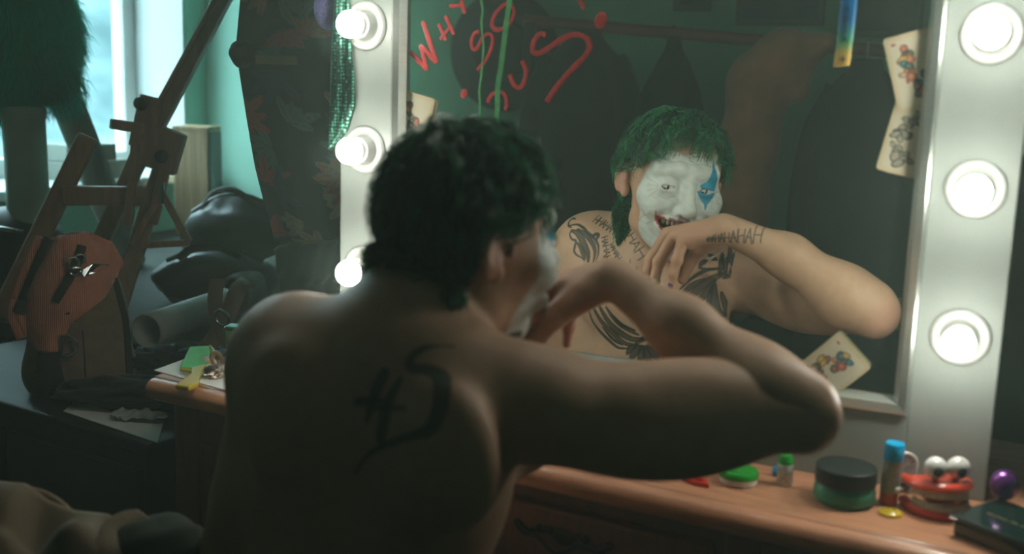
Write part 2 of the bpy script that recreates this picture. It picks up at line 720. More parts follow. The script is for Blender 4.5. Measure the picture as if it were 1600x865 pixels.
# thin theatrical haze that hangs in the room
hz = MB().box(((XL + XR) / 2, (YF + YB) / 2, ZC / 2), (XR - XL - 0.02, YB - YF - 0.02, ZC - 0.02))
hm = bpy.data.materials.new('haze')
hm.use_nodes = True
hm.node_tree.nodes.remove(hm.node_tree.nodes['Principled BSDF'])
vs_ = hm.node_tree.nodes.new('ShaderNodeVolumeScatter')
vs_.inputs['Color'].default_value = (0.72, 0.98, 0.88, 1)
vs_.inputs['Density'].default_value = HAZE_DENSITY
vs_.inputs['Anisotropy'].default_value = 0.25
hm.node_tree.links.new(vs_.outputs['Volume'], hm.node_tree.nodes['Material Output'].inputs['Volume'])
if HAZE_DENSITY > 0:
    haze = obj('haze', hz, hm, kind='stuff')
    haze['label'] = 'thin misty haze hanging in the air of the whole room'
    haze['category'] = 'haze'

# ================================================================== dressing table
M_CHERRY = mat('cherry_wood', (0.60, 0.285, 0.16), 0.32, noise=0.45, nscale=9, stretch=(1.2, 12, 12), spec=0.5, coat=0.15)
M_CHERRY_DK = mat('cherry_wood_dark', (0.17, 0.068, 0.038), 0.4, noise=0.45, nscale=9, stretch=(12, 12, 1.5), spec=0.5)
M_BRONZE = mat('dark_bronze', (0.05, 0.04, 0.03), 0.35, metal=0.9, noise=0.3)
TA = math.radians(-5.3)
TAB = thing('dressing_table', 'reddish brown wooden dressing table with rounded front edge under the lit mirror', 'table',
            (-0.627, -0.091, 0.0), TA)
TZ = 0.76
TLEN, TDEP = 1.50, 0.46


def edge_prof():
    # bullnose front with a small step, (depth, z)
    return [(0.0, TZ - 0.020), (0.004, TZ - 0.030), (0.014, TZ - 0.036), (0.05, TZ - 0.038), (TDEP, TZ - 0.038), (TDEP, TZ),
            (0.022, TZ), (0.020, TZ - 0.003), (0.013, TZ - 0.003), (0.006, TZ - 0.007), (0.001, TZ - 0.013)]


tp = MB()
tp.prism(edge_prof(), lambda p: Vector((0.0, p[0], p[1])), lambda p: Vector((TLEN, p[0], p[1])))
obj('table_top', tp, M_CHERRY, TAB, smooth=True, bevel=0.002)
# left pedestal: framed panels
lp = MB()
lp.box((0.185, 0.225, 0.36), (0.30, 0.38, 0.70))
obj('left_pedestal', lp, M_CHERRY_DK, TAB, bevel=0.003)
for x, w in ((0.060, 0.05), (0.310, 0.05)):
    obj('stile', MB().box((x, 0.030, 0.37), (w, 0.012, 0.70)), M_CHERRY_DK, TAB, bevel=0.004)
for z, hgt in ((0.045, 0.05), (0.695, 0.05)):
    obj('rail', MB().box((0.185, 0.030, z), (0.20, 0.0115, hgt)), M_CHERRY_DK, TAB, bevel=0.003)
dr = MB().box((0.185, 0.029, 0.37), (0.194, 0.010, 0.594))
d0 = obj('door', dr, M_CHERRY_DK, TAB, bevel=0.006)
obj('knob', MB().lathe([(0.004, 0), (0.004, 0.01), (0.011, 0.014), (0.012, 0.02), (0.006, 0.026)], 16, (0.26, 0.024, 0.40),
                       Matrix.Rotation(PI / 2, 3, 'X')), M_BRONZE, d0, smooth=True)
# apron with a wide shallow drawer over the knee space
obj('apron', MB().box((0.63, 0.225, 0.655), (0.60, 0.38, 0.130)), M_CHERRY_DK, TAB, bevel=0.003)
dw = obj('drawer', MB().box((0.63, 0.026, 0.652), (0.56, 0.016, 0.098)), M_CHERRY_DK, TAB, bevel=0.005)
hb = MB()
for sx in (-1, 1):
    pts = spline([(0.718 + sx * 0.068, 0.016, 0.672), (0.718 + sx * 0.05, 0.010, 0.664), (0.718 + sx * 0.03, 0.004, 0.668),
                  (0.718 + sx * 0.012, 0.002, 0.656), (0.718, 0.001, 0.652)], 5)
    hb.tube(pts, 0.0035, 6)
    for k in range(5):
        a = 0.3 + 0.5 * k
        hb.ball((0.718 + sx * (0.02 + 0.011 * k), 0.0165, 0.668 + 0.006 * math.sin(a * 3)), (0.007, 0.0025, 0.0065), 8, 6)
hb.ball((0.718, 0.0165, 0.668), (0.016, 0.003, 0.012), 12, 6)
obj('drawer_handle', hb, M_BRONZE, dw, smooth=True)
# right pedestal
obj('right_pedestal', MB().box((1.20, 0.225, 0.36), (0.56, 0.38, 0.70)), M_CHERRY_DK, TAB, bevel=0.003)
for x in (0.945, 1.455):
    obj('stile', MB().box((x, 0.030, 0.37), (0.042, 0.012, 0.70)), M_CHERRY_DK, TAB, bevel=0.004)
for z in (0.045, 0.695):
    obj('rail', MB().box((1.20, 0.030, z), (0.466, 0.0115, 0.05)), M_CHERRY_DK, TAB, bevel=0.003)
d1 = obj('door', MB().box((1.20, 0.029, 0.37), (0.46, 0.010, 0.594)), M_CHERRY_DK, TAB, bevel=0.006)
obj('door_panel', MB().box((1.20, 0.0225, 0.37), (0.36, 0.006, 0.48)), M_CHERRY_DK, d1, bevel=0.004)

# ================================================================== lit mirror
M_PANEL = mat('white_lacquer', (0.275, 0.305, 0.282), 0.38, noise=0.06, nscale=6, bump=0.03, bscale=40, spec=0.4)
M_ALU = mat('brushed_aluminium', (0.62, 0.66, 0.62), 0.32, metal=0.85, noise=0.12, nscale=30, stretch=(1, 1, 20))
M_MIRROR = mat('silvered_mirror', (0.86, 0.93, 0.88), 0.004, metal=1.0)
# a film of dust and smears on the glass
_nt = M_MIRROR.node_tree
_ms = _nt.nodes.new('ShaderNodeMixShader')
_df = _nt.nodes.new('ShaderNodeBsdfDiffuse')
_df.inputs['Color'].default_value = (0.62, 0.70, 0.64, 1)
_tc2 = _nt.nodes.new('ShaderNodeTexCoord')
_nz = _nt.nodes.new('ShaderNodeTexNoise')
_nz.inputs['Scale'].default_value = 7
_nz.inputs['Detail'].default_value = 8
_mr = _nt.nodes.new('ShaderNodeMapRange')
_mr.inputs['From Min'].default_value = 0.35
_mr.inputs['From Max'].default_value = 0.8
_mr.inputs['To Min'].default_value = 0.008
_mr.inputs['To Max'].default_value = 0.028
_nt.links.new(_tc2.outputs['Object'], _nz.inputs['Vector'])
_nt.links.new(_nz.outputs['Fac'], _mr.inputs['Value'])
_nt.links.new(_mr.outputs['Result'], _ms.inputs['Fac'])
_nt.links.new(_nt.nodes['Principled BSDF'].outputs['BSDF'], _ms.inputs[1])
_nt.links.new(_df.outputs['BSDF'], _ms.inputs[2])
_nt.links.new(_ms.outputs['Shader'], _nt.nodes['Material Output'].inputs['Surface'])
M_CHINA = mat('white_porcelain', (0.55, 0.57, 0.54), 0.4, spec=0.4)
M_BULB = mat('frosted_bulb_lit', (0.9, 0.92, 0.9), 0.5, emit=((0.97, 1.0, 0.87), BULB_POWER))
MX0, MX1, MZ1 = -0.3265, 0.566, 1.665
GX0, GX1, GZ0, GZ1 = -0.2405, 0.4725, 0.852, 1.59
YP = -0.010                                            # front face of the white boards
MIR = thing('vanity_mirror', 'large white framed make-up mirror with round frosted bulbs down both sides', 'mirror', (0.11, 0.01, TZ))


def P3(x, y, z):
    return (x - 0.11, y - 0.01, z - TZ)


def mbox(x0, x1, y0, y1, z0, z1):
    return MB().box(P3((x0 + x1) / 2, (y0 + y1) / 2, (z0 + z1) / 2), (x1 - x0, y1 - y0, z1 - z0))


obj('side_board', mbox(MX0, GX0, YP, 0.045, TZ, MZ1), M_PANEL, MIR, bevel=0.002)
obj('side_board', mbox(GX1, MX1, YP, 0.045, TZ, MZ1), M_PANEL, MIR, bevel=0.002)
obj('bottom_board', mbox(GX0, GX1, YP, 0.045, TZ, GZ0), M_PANEL, MIR)
obj('top_board', mbox(GX0, GX1, YP, 0.045, GZ1, MZ1), M_PANEL, MIR)
obj('back_board', mbox(MX0 + 0.01, MX1 - 0.01, 0.046, 0.056, TZ + 0.002, MZ1 - 0.01), M_PANEL, MIR)
obj('mirror_glass', mbox(GX0 + 0.002, GX1 - 0.002, 0.0, 0.005, GZ0 + 0.002, GZ1 - 0.002), M_MIRROR, MIR)
# mitred stepped aluminium frame
FW = 0.0180


def frame_side(a, b, inw):
    """a, b: outer corners (x,z); inw: unit vector towards the glass"""
    mb = MB()
    d = (Vector((b[0] - a[0], b[1] - a[1]))).normalized()
    prof = [(0.0, 0.0), (0.0, YP - 0.006), (0.003, YP - 0.008), (0.012, YP - 0.006), (FW, -0.004), (FW, -0.0005), (0.004, -0.0005)]
    va = [P3(a[0] + inw[0] * p + d.x * p, y, a[1] + inw[1] * p + d.y * p) for p, y in prof]
    vb = [P3(b[0] + inw[0] * p - d.x * p, y, b[1] + inw[1] * p - d.y * p) for p, y in prof]
    n = len(prof)
    mb.add(va + vb, [tuple(range(n)), tuple(range(2 * n - 1, n - 1, -1))] + [(i, (i + 1) % n, (i + 1) % n + n, i + n) for i in range(n)])
    return mb


for a, b, iw in (((GX0, GZ0), (GX0, GZ1), (1, 0)), ((GX1, GZ0), (GX1, GZ1), (-1, 0)), ((GX0, GZ0), (GX1, GZ0), (0, 1)), ((GX0, GZ1), (GX1, GZ1), (0, -1))):
    obj('frame_strip', frame_side(a, b, iw), M_ALU, MIR)
BR = 0.0182
RX = Matrix.Rotation(PI / 2, 3, 'X')               # lathe axis along -y


def led_globe(c, holder):
    """globe bulb: opaque white collar below, lit frosted dome above"""
    def ring(t):
        return (max(BR * math.sin(t), 0.0004), 0.0410 - BR * math.cos(t))
    T0 = PI * 0.36
    collar = [(0.0148, 0.0205), (0.0152, 0.026)] + [ring(PI * 0.26 + (T0 - PI * 0.26) * k / 4) for k in range(5)]
    dome = [ring(T0 + (PI - T0) * k / 12) for k in range(13)]
    b = obj('light_bulb', MB().lathe(dome, 32, c, RX), M_BULB, holder, smooth=True, angle=0)
    obj('bulb_collar', MB().lathe(collar, 32, c, RX, cap=False), M_CHINA, holder, smooth=True, angle=0)


for x in (-0.2850, 0.5215):
    for i, z in enumerate((1.297, 1.125, 0.953, 1.469)):
        c = Vector(P3(x, YP, z))
        h = obj('lamp_holder', MB().lathe([(0.0, 0.0), (0.033, 0.0), (0.033, 0.003), (0.030, 0.006), (0.0275, 0.006), (0.0265, 0.004),
                                           (0.021, 0.004), (0.0195, 0.007), (0.0185, 0.021), (0.0165, 0.022), (0.0, 0.022)], 40, c, RX), M_CHINA, MIR, smooth=True)
        led_globe(c, h)
for x in (-0.12, 0.11, 0.34):
    c = Vector(P3(x, YP, 1.628))
    h = obj('lamp_holder', MB().lathe([(0.0, 0.0), (0.033, 0.0), (0.033, 0.003), (0.030, 0.006), (0.021, 0.005), (0.0185, 0.021), (0.0, 0.022)], 24, c, RX), M_CHINA, MIR, smooth=True)
    led_globe(c, h)

# ================================================================== the person
TATTOO_CHEST=[(1.3,[(-0.028,1.0012),(-0.0224,1.0053)]),(1.3,[(-0.0248,0.9969),(-0.0193,1.0009)]),(1.3,[(-0.0256,1.0029),(-0.0216,0.9992)]),(1.3,[(-0.0242,0.9957),(-0.0162,1.0015)]),(1.3,[(-0.0201,0.9899),(-0.0117,0.996)]),(1.3,[(-0.0203,0.9986),(-0.0152,0.9935)]),(1.3,[(-0.0188,0.9887),(-0.0059,0.9926)]),(1.3,[(-0.0058,0.9927),(-0.0128,0.9821)]),(1.3,[(-0.0134,0.9906),(-0.0105,0.9858)]),(1.3,[(-0.0115,0.9803),(0.0005,0.9891)]),(1.3,[(-0.0062,0.971),(0.0068,0.9806)]),(1.3,[(-0.0055,0.9846),(0.0015,0.9766)]),(1.3,[(-0.0036,0.9696),(0.014,0.9749)]),(1.3,[(0.0133,0.9744),(0.0044,0.9601)]),(1.3,[(0.003,0.9716),(0.0074,0.9652)]),(1.3,[(0.006,0.9574),(0.0225,0.9697)]),(1.3,[(0.0137,0.9456),(0.0305,0.9581)]),(1.3,[(0.0138,0.9632),(0.0234,0.9528)]),(1.2,[(-0.0003,0.9448),(0.0009,0.9368)]),(1.2,[(0.0135,0.9348),(0.0126,0.9275)]),(3,[(-0.0623,0.8565),(-0.0574,0.8368),(-0.0461,0.8204),(-0.0297,0.8072),(-0.0109,0.7969),(0.0084,0.7989)]),(5,[(-0.0534,0.8626),(-0.0391,0.839),(-0.02,0.8211),(-0.0011,0.807),(0.0196,0.8058)]),(6,[(-0.0418,0.8664),(-0.0261,0.8405),(-0.0071,0.8239),(0.014,0.8152),(0.0342,0.819)]),(4,[(-0.03,0.8665),(-0.0134,0.8446),(0.0054,0.8317),(0.0237,0.8239)]),(3,[(-0.019,0.8539),(-0.0027,0.8383),(0.0183,0.8308)]),(3,[(-0.0386,0.8289),(-0.022,0.8107),(-0.0035,0.8029)]),(5,[(0.005,0.7888),(0.0109,0.7997),(0.0221,0.8062)]),(7,[(0.0118,0.7821),(0.0201,0.7958),(0.0273,0.8043)]),(7,[(0.0274,0.7791),(0.0293,0.792),(0.0299,0.8046)]),(7,[(0.0428,0.7782),(0.0383,0.7907),(0.0337,0.8039)]),(6,[(0.0566,0.7818),(0.0482,0.7945),(0.0375,0.8056)]),(4,[(0.0637,0.789),(0.0531,0.7976),(0.0399,0.8084)]),(5,[(0.0195,0.8083),(0.0392,0.8209),(0.0545,0.8178)]),(2,[(0.1138,0.9432),(0.1146,0.9504),(0.1228,0.9543),(0.1208,0.9474)]),(2,[(0.1396,0.9552),(0.1297,0.9591),(0.12,0.9605)]),(5,[(0.1438,0.964),(0.1475,0.95),(0.1457,0.9344)]),(4,[(0.1556,0.9651),(0.1543,0.9483),(0.1564,0.9342)]),(5,[(0.1673,0.9662),(0.1745,0.9574),(0.1734,0.9455),(0.1647,0.9351),(0.1532,0.9291)]),(3,[(0.1628,0.9634),(0.1671,0.952),(0.162,0.9396)]),(7,[(0.1516,0.935),(0.132,0.9234),(0.1161,0.906),(0.1048,0.8915)]),(6,[(0.1416,0.9232),(0.1309,0.9028),(0.1173,0.8868)]),(7,[(0.1431,0.9185),(0.1469,0.8973),(0.1529,0.8787),(0.1629,0.8714)]),(4,[(0.1546,0.9077),(0.1618,0.8893),(0.1651,0.8741)]),(4,[(0.1407,0.9183),(0.1397,0.8965),(0.1371,0.8805)]),(3,[(0.0927,0.9096),(0.1076,0.9269),(0.1238,0.9381),(0.1451,0.9431)]),(5,[(0.0948,0.8952),(0.1083,0.9149),(0.127,0.9264)]),(3,[(0.1345,0.8838),(0.1329,0.8715)]),(7,[(0.1576,0.9859),(0.1656,0.9891),(0.1758,0.9843)]),(7,[(0.1613,0.9796),(0.1715,0.9756),(0.1668,0.9719)]),(4,[(0.1516,0.9754),(0.1573,0.9644),(0.1566,0.951)]),(3,[(0.1458,0.9633),(0.1499,0.9504)]),(4,[(0.1638,0.9666),(0.1631,0.9517)]),(2.4,[(0.1159,0.9437),(0.1197,0.9516),(0.123,0.9528)]),(2,[(0.1135,0.9418),(0.1271,0.9406),(0.1404,0.9428)]),(2,[(0.1208,0.9609),(0.1295,0.9567),(0.1363,0.9549)])]
TATTOO_SHOULDER=[(2,[(-0.1189,0.9967),(-0.1269,0.9969),(-0.1311,0.9916),(-0.1273,0.9861),(-0.1193,0.9842)]),(2.4,[(-0.1264,0.9861),(-0.1107,0.9899),(-0.0983,0.986),(-0.0875,0.9787),(-0.075,0.9715),(-0.0658,0.9608),(-0.0635,0.9494),(-0.0628,0.9346)]),(2,[(-0.119,0.9785),(-0.1196,0.9726),(-0.1132,0.9657),(-0.106,0.9638),(-0.1065,0.9538),(-0.1071,0.9471),(-0.1015,0.9409),(-0.0926,0.9376),(-0.0853,0.9325)]),(6,[(-0.1173,0.9794),(-0.1066,0.977),(-0.0975,0.9695),(-0.09,0.9586),(-0.0825,0.946),(-0.0784,0.9331)]),(4,[(-0.1069,0.9828),(-0.0926,0.9766),(-0.0781,0.9646),(-0.0706,0.9521),(-0.068,0.9341)]),(4,[(-0.1024,0.9608),(-0.095,0.9532),(-0.0912,0.9452),(-0.0855,0.9358)]),(3,[(-0.0785,0.9728),(-0.0735,0.9774),(-0.0682,0.9754),(-0.0696,0.9687)]),(1.1,[(-0.0863,0.9956),(-0.0823,1.005)]),(1.1,[(-0.0805,0.9935),(-0.0767,1.0024)]),(1.1,[(-0.0846,0.9995),(-0.0787,0.9977)]),(1.1,[(-0.0793,0.9925),(-0.0753,1.0017)]),(1.1,[(-0.0734,0.9906),(-0.0695,0.9997)]),(1.1,[(-0.0772,0.9973),(-0.0712,0.9957)]),(1.1,[(-0.0718,0.9903),(-0.065,0.9985)]),(1.1,[(-0.0651,0.9984),(-0.0662,0.9879)]),(1.1,[(-0.0694,0.9931),(-0.0655,0.9926)]),(1.1,[(-0.0648,0.9873),(-0.0609,0.9964)]),(1.1,[(-0.0591,0.9849),(-0.0548,0.9951)]),(1.1,[(-0.0629,0.9917),(-0.0569,0.9903)]),(1.1,[(-0.0577,0.9844),(-0.0508,0.9928)]),(1.1,[(-0.0507,0.993),(-0.0515,0.9833)]),(1.1,[(-0.0549,0.988),(-0.051,0.9874)]),(1.1,[(-0.0505,0.9818),(-0.0465,0.9914)]),(1.1,[(-0.0446,0.9802),(-0.0405,0.9898)]),(1.1,[(-0.0481,0.9874),(-0.0425,0.9851)]),(1.1,[(-0.0431,0.9797),(-0.0365,0.9877)]),(1.1,[(-0.0362,0.9883),(-0.0373,0.9779)]),(1.1,[(-0.0407,0.9826),(-0.0368,0.9819)]),(1.1,[(-0.0358,0.9776),(-0.0323,0.9859)]),(1.1,[(-0.0302,0.9751),(-0.0262,0.9847)]),(1.1,[(-0.0338,0.9824),(-0.0281,0.9803)]),(1.1,[(-0.0615,0.9726),(-0.0519,0.9762)]),(1.1,[(-0.0595,0.9673),(-0.0499,0.971)]),(1.1,[(-0.0568,0.9744),(-0.0542,0.9693)]),(1.1,[(-0.0584,0.9662),(-0.0479,0.967)]),(1.1,[(-0.0482,0.9669),(-0.0569,0.9602)]),(1.1,[(-0.0549,0.9663),(-0.0528,0.963)]),(1.1,[(-0.056,0.9589),(-0.0459,0.9628)]),(1.1,[(-0.0531,0.9529),(-0.0434,0.9566)]),(1.1,[(-0.0508,0.9609),(-0.0481,0.9548)]),(1.1,[(-0.0528,0.9512),(-0.0403,0.9522)]),(1.1,[(-0.0403,0.9522),(-0.0508,0.9443)]),(1.1,[(-0.0483,0.9515),(-0.0467,0.9473)]),(1.1,[(-0.0501,0.9426),(-0.0383,0.9473)]),(1.1,[(-0.0476,0.9353),(-0.0343,0.9405)]),(1.1,[(-0.0431,0.9454),(-0.0409,0.938)]),(1.1,[(-0.0437,0.9626),(-0.0381,0.9674)]),(1.1,[(-0.0409,0.9595),(-0.0353,0.9644)]),(1.1,[(-0.0409,0.965),(-0.0378,0.9622)]),(1.1,[(-0.0399,0.9591),(-0.0328,0.9621)]),(1.1,[(-0.033,0.962),(-0.0372,0.9554)]),(1.1,[(-0.0375,0.96),(-0.0351,0.9583)]),(1.1,[(-0.0362,0.9547),(-0.0303,0.9598)]),(1.1,[(-0.0326,0.9514),(-0.0269,0.9563)]),(1.1,[(-0.0332,0.9573),(-0.0296,0.9539)]),(1.1,[(-0.0319,0.9503),(-0.0236,0.954)]),(1.1,[(-0.0235,0.954),(-0.0286,0.9461)]),(1.1,[(-0.0289,0.9516),(-0.0267,0.9492)]),(1.1,[(-0.0277,0.9452),(-0.0208,0.9512)]),(1.1,[(-0.024,0.9409),(-0.0162,0.9476)]),(1.1,[(-0.0236,0.9487),(-0.0201,0.9443)])]
TATTOO_WRIST=[(1.1,[(0.1586,1.0055),(0.1587,1.0104)]),(1.1,[(0.1609,1.0054),(0.161,1.0109)]),(1.1,[(0.1587,1.008),(0.161,1.0081)]),(1.1,[(0.1615,1.0051),(0.1616,1.0129)]),(1.1,[(0.1647,1.0051),(0.1648,1.0123)]),(1.1,[(0.1616,1.0092),(0.1648,1.0098)]),(1.1,[(0.1655,1.0048),(0.1676,1.0147)]),(1.1,[(0.1676,1.015),(0.1695,1.0055)]),(1.1,[(0.1663,1.0093),(0.1688,1.0089)]),(1.1,[(0.1705,1.006),(0.1707,1.0169)]),(1.1,[(0.1753,1.0055),(0.1755,1.0162)]),(1.1,[(0.1706,1.0109),(0.1754,1.0119)]),(1.1,[(0.1765,1.0054),(0.1796,1.0185)]),(1.1,[(0.1796,1.0188),(0.1822,1.0055)]),(1.1,[(0.1777,1.011),(0.1812,1.0109)]),(1.1,[(0.1836,1.0061),(0.1838,1.0206)]),(1.1,[(0.1901,1.0063),(0.1903,1.0203)]),(1.1,[(0.1837,1.0123),(0.1902,1.0135)]),(1.1,[(0.1917,1.0048),(0.1956,1.0233)]),(1.1,[(0.1956,1.0217),(0.199,1.0059)]),(1.1,[(0.1932,1.0125),(0.1977,1.0131)]),(1.1,[(0.2008,1.005),(0.2011,1.0254)]),(1.1,[(0.2089,1.0054),(0.2092,1.0252)]),(1.1,[(0.2009,1.0147),(0.2091,1.017)]),(1.1,[(0.2109,1.0053),(0.2156,1.0257)]),(1.1,[(0.2156,1.0263),(0.2198,1.0048)]),(1.1,[(0.2127,1.0149),(0.2182,1.0133)]),(1.1,[(0.222,1.0055),(0.2223,1.0297)]),(1.1,[(0.2317,1.0073),(0.2319,1.0284)]),(1.1,[(0.2221,1.0181),(0.2318,1.0177)])]
TATTOO_BACK=[([0.0015,0.002,0.0035,0.004,0.004,0.004,0.005,0.0075,0.0075,0.006,0.004,0.0035,0.003,0.0022,0.0016,0.001],[(0.1077,0.9896),(0.0941,0.99),(0.0813,0.9845),(0.0771,0.9769),(0.0815,0.9713),(0.0961,0.9711),(0.1098,0.9668),(0.1194,0.9559),(0.1213,0.9423),(0.1157,0.9275),(0.1005,0.9195),(0.0833,0.9112),(0.0658,0.9019),(0.0481,0.8892),(0.0373,0.8775),(0.03,0.8656)]),([0.005,0.006,0.003],[(0.0571,0.9648),(0.052,0.9475),(0.0442,0.9192)]),([0.004,0.004],[(0.0323,0.9358),(0.0565,0.941)]),([0.003,0.0065,0.006],[(0.0738,0.9609),(0.0662,0.9385),(0.0631,0.9078)]),([0.002,0.0015],[(0.053,0.9333),(0.0863,0.94)])]
LIPSTICK=[('W',0.00655,[(-0.2194,1.263),(-0.1928,1.2397),(-0.2028,1.2723),(-0.1774,1.2494),(-0.2003,1.3045)]),('H',0.00524,[(-0.1755,1.3012),(-0.1637,1.2801)]),('H',0.00481,[(-0.1729,1.2808),(-0.158,1.297)]),('H',0.00568,[(-0.1655,1.3119),(-0.1516,1.2873)]),('Y',0.00481,[(-0.1597,1.3251),(-0.1405,1.3257)]),('Y',0.00568,[(-0.143,1.3435),(-0.1406,1.3296),(-0.1362,1.3156)]),('S',0.00481,[(-0.1136,1.2913),(-0.1205,1.2895),(-0.1252,1.2789),(-0.1229,1.2692),(-0.1159,1.2703),(-0.1093,1.2826),(-0.1006,1.2889),(-0.0936,1.2846),(-0.0942,1.2724),(-0.1016,1.2565),(-0.1151,1.2412)]),('O',0.00524,[(-0.0666,1.3263),(-0.0634,1.316),(-0.0716,1.3005),(-0.087,1.2943),(-0.095,1.3003),(-0.0915,1.3141),(-0.0802,1.3254),(-0.0706,1.3284),(-0.0666,1.3263)]),('S2',0.00699,[(-0.0175,1.2891),(-0.0251,1.2899),(-0.0333,1.2803),(-0.0348,1.2683),(-0.0261,1.265),(-0.0094,1.2739),(0.0107,1.2861),(0.0272,1.2897),(0.0403,1.2849),(0.0445,1.2732),(0.036,1.2595),(0.0182,1.2421),(0.0004,1.2209),(-0.0122,1.2023)]),('U',0.00568,[(-0.0496,1.255),(-0.0434,1.2422),(-0.0457,1.2264),(-0.0532,1.2192),(-0.0612,1.2242),(-0.0665,1.2363)]),('D1',0.01092,[(-0.1353,1.2067),(-0.1334,1.2112)]),('D2',0.01748,[(0.0567,1.3043),(0.06,1.3118)]),('R',0.00524,[(-0.0988,1.1982),(-0.0922,1.2091),(-0.0804,1.213),(-0.0724,1.208),(-0.07,1.1957),(-0.0727,1.1894)]),('I',0.00568,[(0.023,1.3449),(0.029,1.3333),(0.035,1.322)])]
STREAKS=[('thin',0.0011,[(-0.1153,1.3848),(-0.1116,1.359),(-0.1118,1.3331),(-0.1094,1.3192),(-0.1109,1.3036),(-0.1071,1.2757),(-0.1075,1.2546),(-0.1089,1.2351),(-0.1113,1.2138),(-0.1097,1.1942),(-0.1096,1.1565)]),('thick',0.003,[(-0.0648,1.3841),(-0.0698,1.3332),(-0.0729,1.3108),(-0.0766,1.2762),(-0.0804,1.2429),(-0.0836,1.22),(-0.0836,1.1899),(-0.0846,1.1577)])]
HO = np.array([0.0595, -0.368, 1.0880])                 # head centre, between the ears
HY, HP, HR_ = math.radians(-33), math.radians(-3.2), math.radians(5.4)
HM = np.array((Matrix.Rotation(HY, 3, 'Z') @ Matrix.Rotation(HP, 3, 'X') @ Matrix.Rotation(HR_, 3, 'Y')))


def to_head(P):
    return (P - HO) @ HM


PERSON = thing('person', 'bare-chested person with wet green hair and white face paint, forearm raised to the mouth', 'person',
               (0.03, -0.45, 0.0))
B = SDF()
# --- torso
B.ell((.022, -.440, .860), (.122, .100, .170), .03)
B.ell((.03, -.452, .930), (.135, .080, .080), .03)
B.ell((-.012, -.442, .690), (.103, .092, .180), .05)
B.ell((.03, -.445, .560), (.150, .110, .120), .05)
B.ell((-.032, -.368, .880), (.070, .040, .058), .03)          # pectorals
B.ell((.098, -.362, .880), (.070, .040, .058), .03)
B.ell((-.055, -.516, .900), (.050, .030, .068), .05)         # shoulder blades
B.ell((-.085, -.470, .925), (.050, .040, .058), .05)
B.ell((.118, -.520, .890), (.052, .032, .070), .035)
B.cone((-.090, -.455, .840), (-.105, -.435, .700), .046, .046, .04)
B.cone((.086, -.455, .835), (.048, -.43, .740), .042, .034, .04)
B.cone((.03, -.462, .962), (-.085, -.440, .960), .036, .034, .04)   # trapezius
B.cone((.03, -.462, .962), (.140, -.445, .948), .036, .032, .04)
B.cone((.028, -.446, .935), (.030, -.402, 1.040), .054, .051, .035)  # neck
B.cone((.03, -.395, .950), (.045, -.372, 1.030), .030, .030, .03)
B.cone((.035, -.360, .945), (-.105, -.405, .972), .009, .010, .018)  # collar bones
B.cone((.060, -.358, .942), (.165, -.385, .945), .009, .010, .018)
B.cone((.048, -.362, .945), (-.005, -.392, 1.040), .009, .012, .014)  # neck tendons
B.cone((.055, -.362, .945), (.085, -.400, 1.030), .009, .012, .014)
B.cone((.03, -.548, .950), (.03, -.545, .600), .006, .010, .03, 's')   # spine furrow
# --- left arm, hanging
B.ell((-.112, -.436, .936), (.050, .052, .058), .05)
B.cone((-.116, -.438, .925), (-.205, -.418, .690), .044, .036, .05)
B.cone((-.155, -.418, .830), (-.182, -.410, .760), .042, .040, .02)
B.chain([(-.205, -.415, .690), (-.150, -.330, .655), (-.060, -.235, .635)], [.036, .036, .024], .02, .015)
B.cone((-.060, -.235, .635), (-.030, -.190, .632), .024, .026, .012)
for i, (dx, dy) in enumerate(((.0, .0), (.016, -.010), (.030, -.022), (.042, -.036))):
    p = np.array((-.030 + dx, -.175 + dy, .632))
    B.chain([p - (0.008, 0.012, 0), p + (.018, .026, -.006), p + (.030, .040, -.020)], [.0095, .008, .0065], .004, .008)
# --- right upper arm
B.ell((.168, -.422, .926), (.056, .052, .054), .03)
B.cone((.175, -.418, .922), (.392, -.290, .914), .049, .038, .02)
B.ell((.300, -.335, .938), (.075, .034, .030), .02, R=Matrix.Rotation(.55, 3, 'Z'))
B.ell((.275, -.375, .892), (.100, .036, .038), .025, R=Matrix.Rotation(.55, 3, 'Z'))
B.ell((.397, -.285, .916), (.026, .028, .034), .015)
# --- head
B.frame(HO, HM)
B.ell((0, .000, .010), (.073, .082, .076), .02)
B.ell((0, .030, -.050), (.060, .058, .066), .03)
B.ell((0, .062, -.105), (.024, .022, .017), .025)              # chin
B.cone((-.045, .005, -.080), (0, .065, -.112), .014, .012, .025)  # jaw line
B.cone((.045, .005, -.080), (0, .065, -.112), .014, .012, .025)
for s in (-1, 1):
    B.ell((s * .048, .055, -.032), (.020, .020, .017), .02)     # cheek bone
    B.ell((s * .039, .071, -.047), (.018, .016, .016), .015)    # smiling cheek
    B.cone((s * .012, .083, .014), (s * .044, .066, .014), .009, .008, .015)  # brow
    B.ell((s * .031, .097, -.012), (.019, .017, .0125), .012, 's')   # eye socket
    B.ell((s * .031, .0705, -.012), (.0155, .0155, .0145), .006)     # lids
B.cone((0, .083, .004), (0, .104, -.040), .0085, .0115, .010)    # nose
B.ell((0, .107, -.043), (.0115, .0105, .0100), .008)
for s in (-1, 1):
    B.ell((s * .0125, .094, -.046), (.0075, .009, .0075), .006)
    B.ell((s * .007, .100, -.053), (.0036, .005, .004), .003, 's')
    B.chain([(s * .020, .096, -.046), (s * .036, .088, -.058), (s * .047, .072, -.078)], [.0030, .0036, .0025], .006, .008)
    B.ops[-1] = ('s',) + B.ops[-1][1:]
    B.ops[-2] = ('s',) + B.ops[-2][1:]
B.ell((0, .079, -.072), (.040, .018, .021), .012)                # muzzle


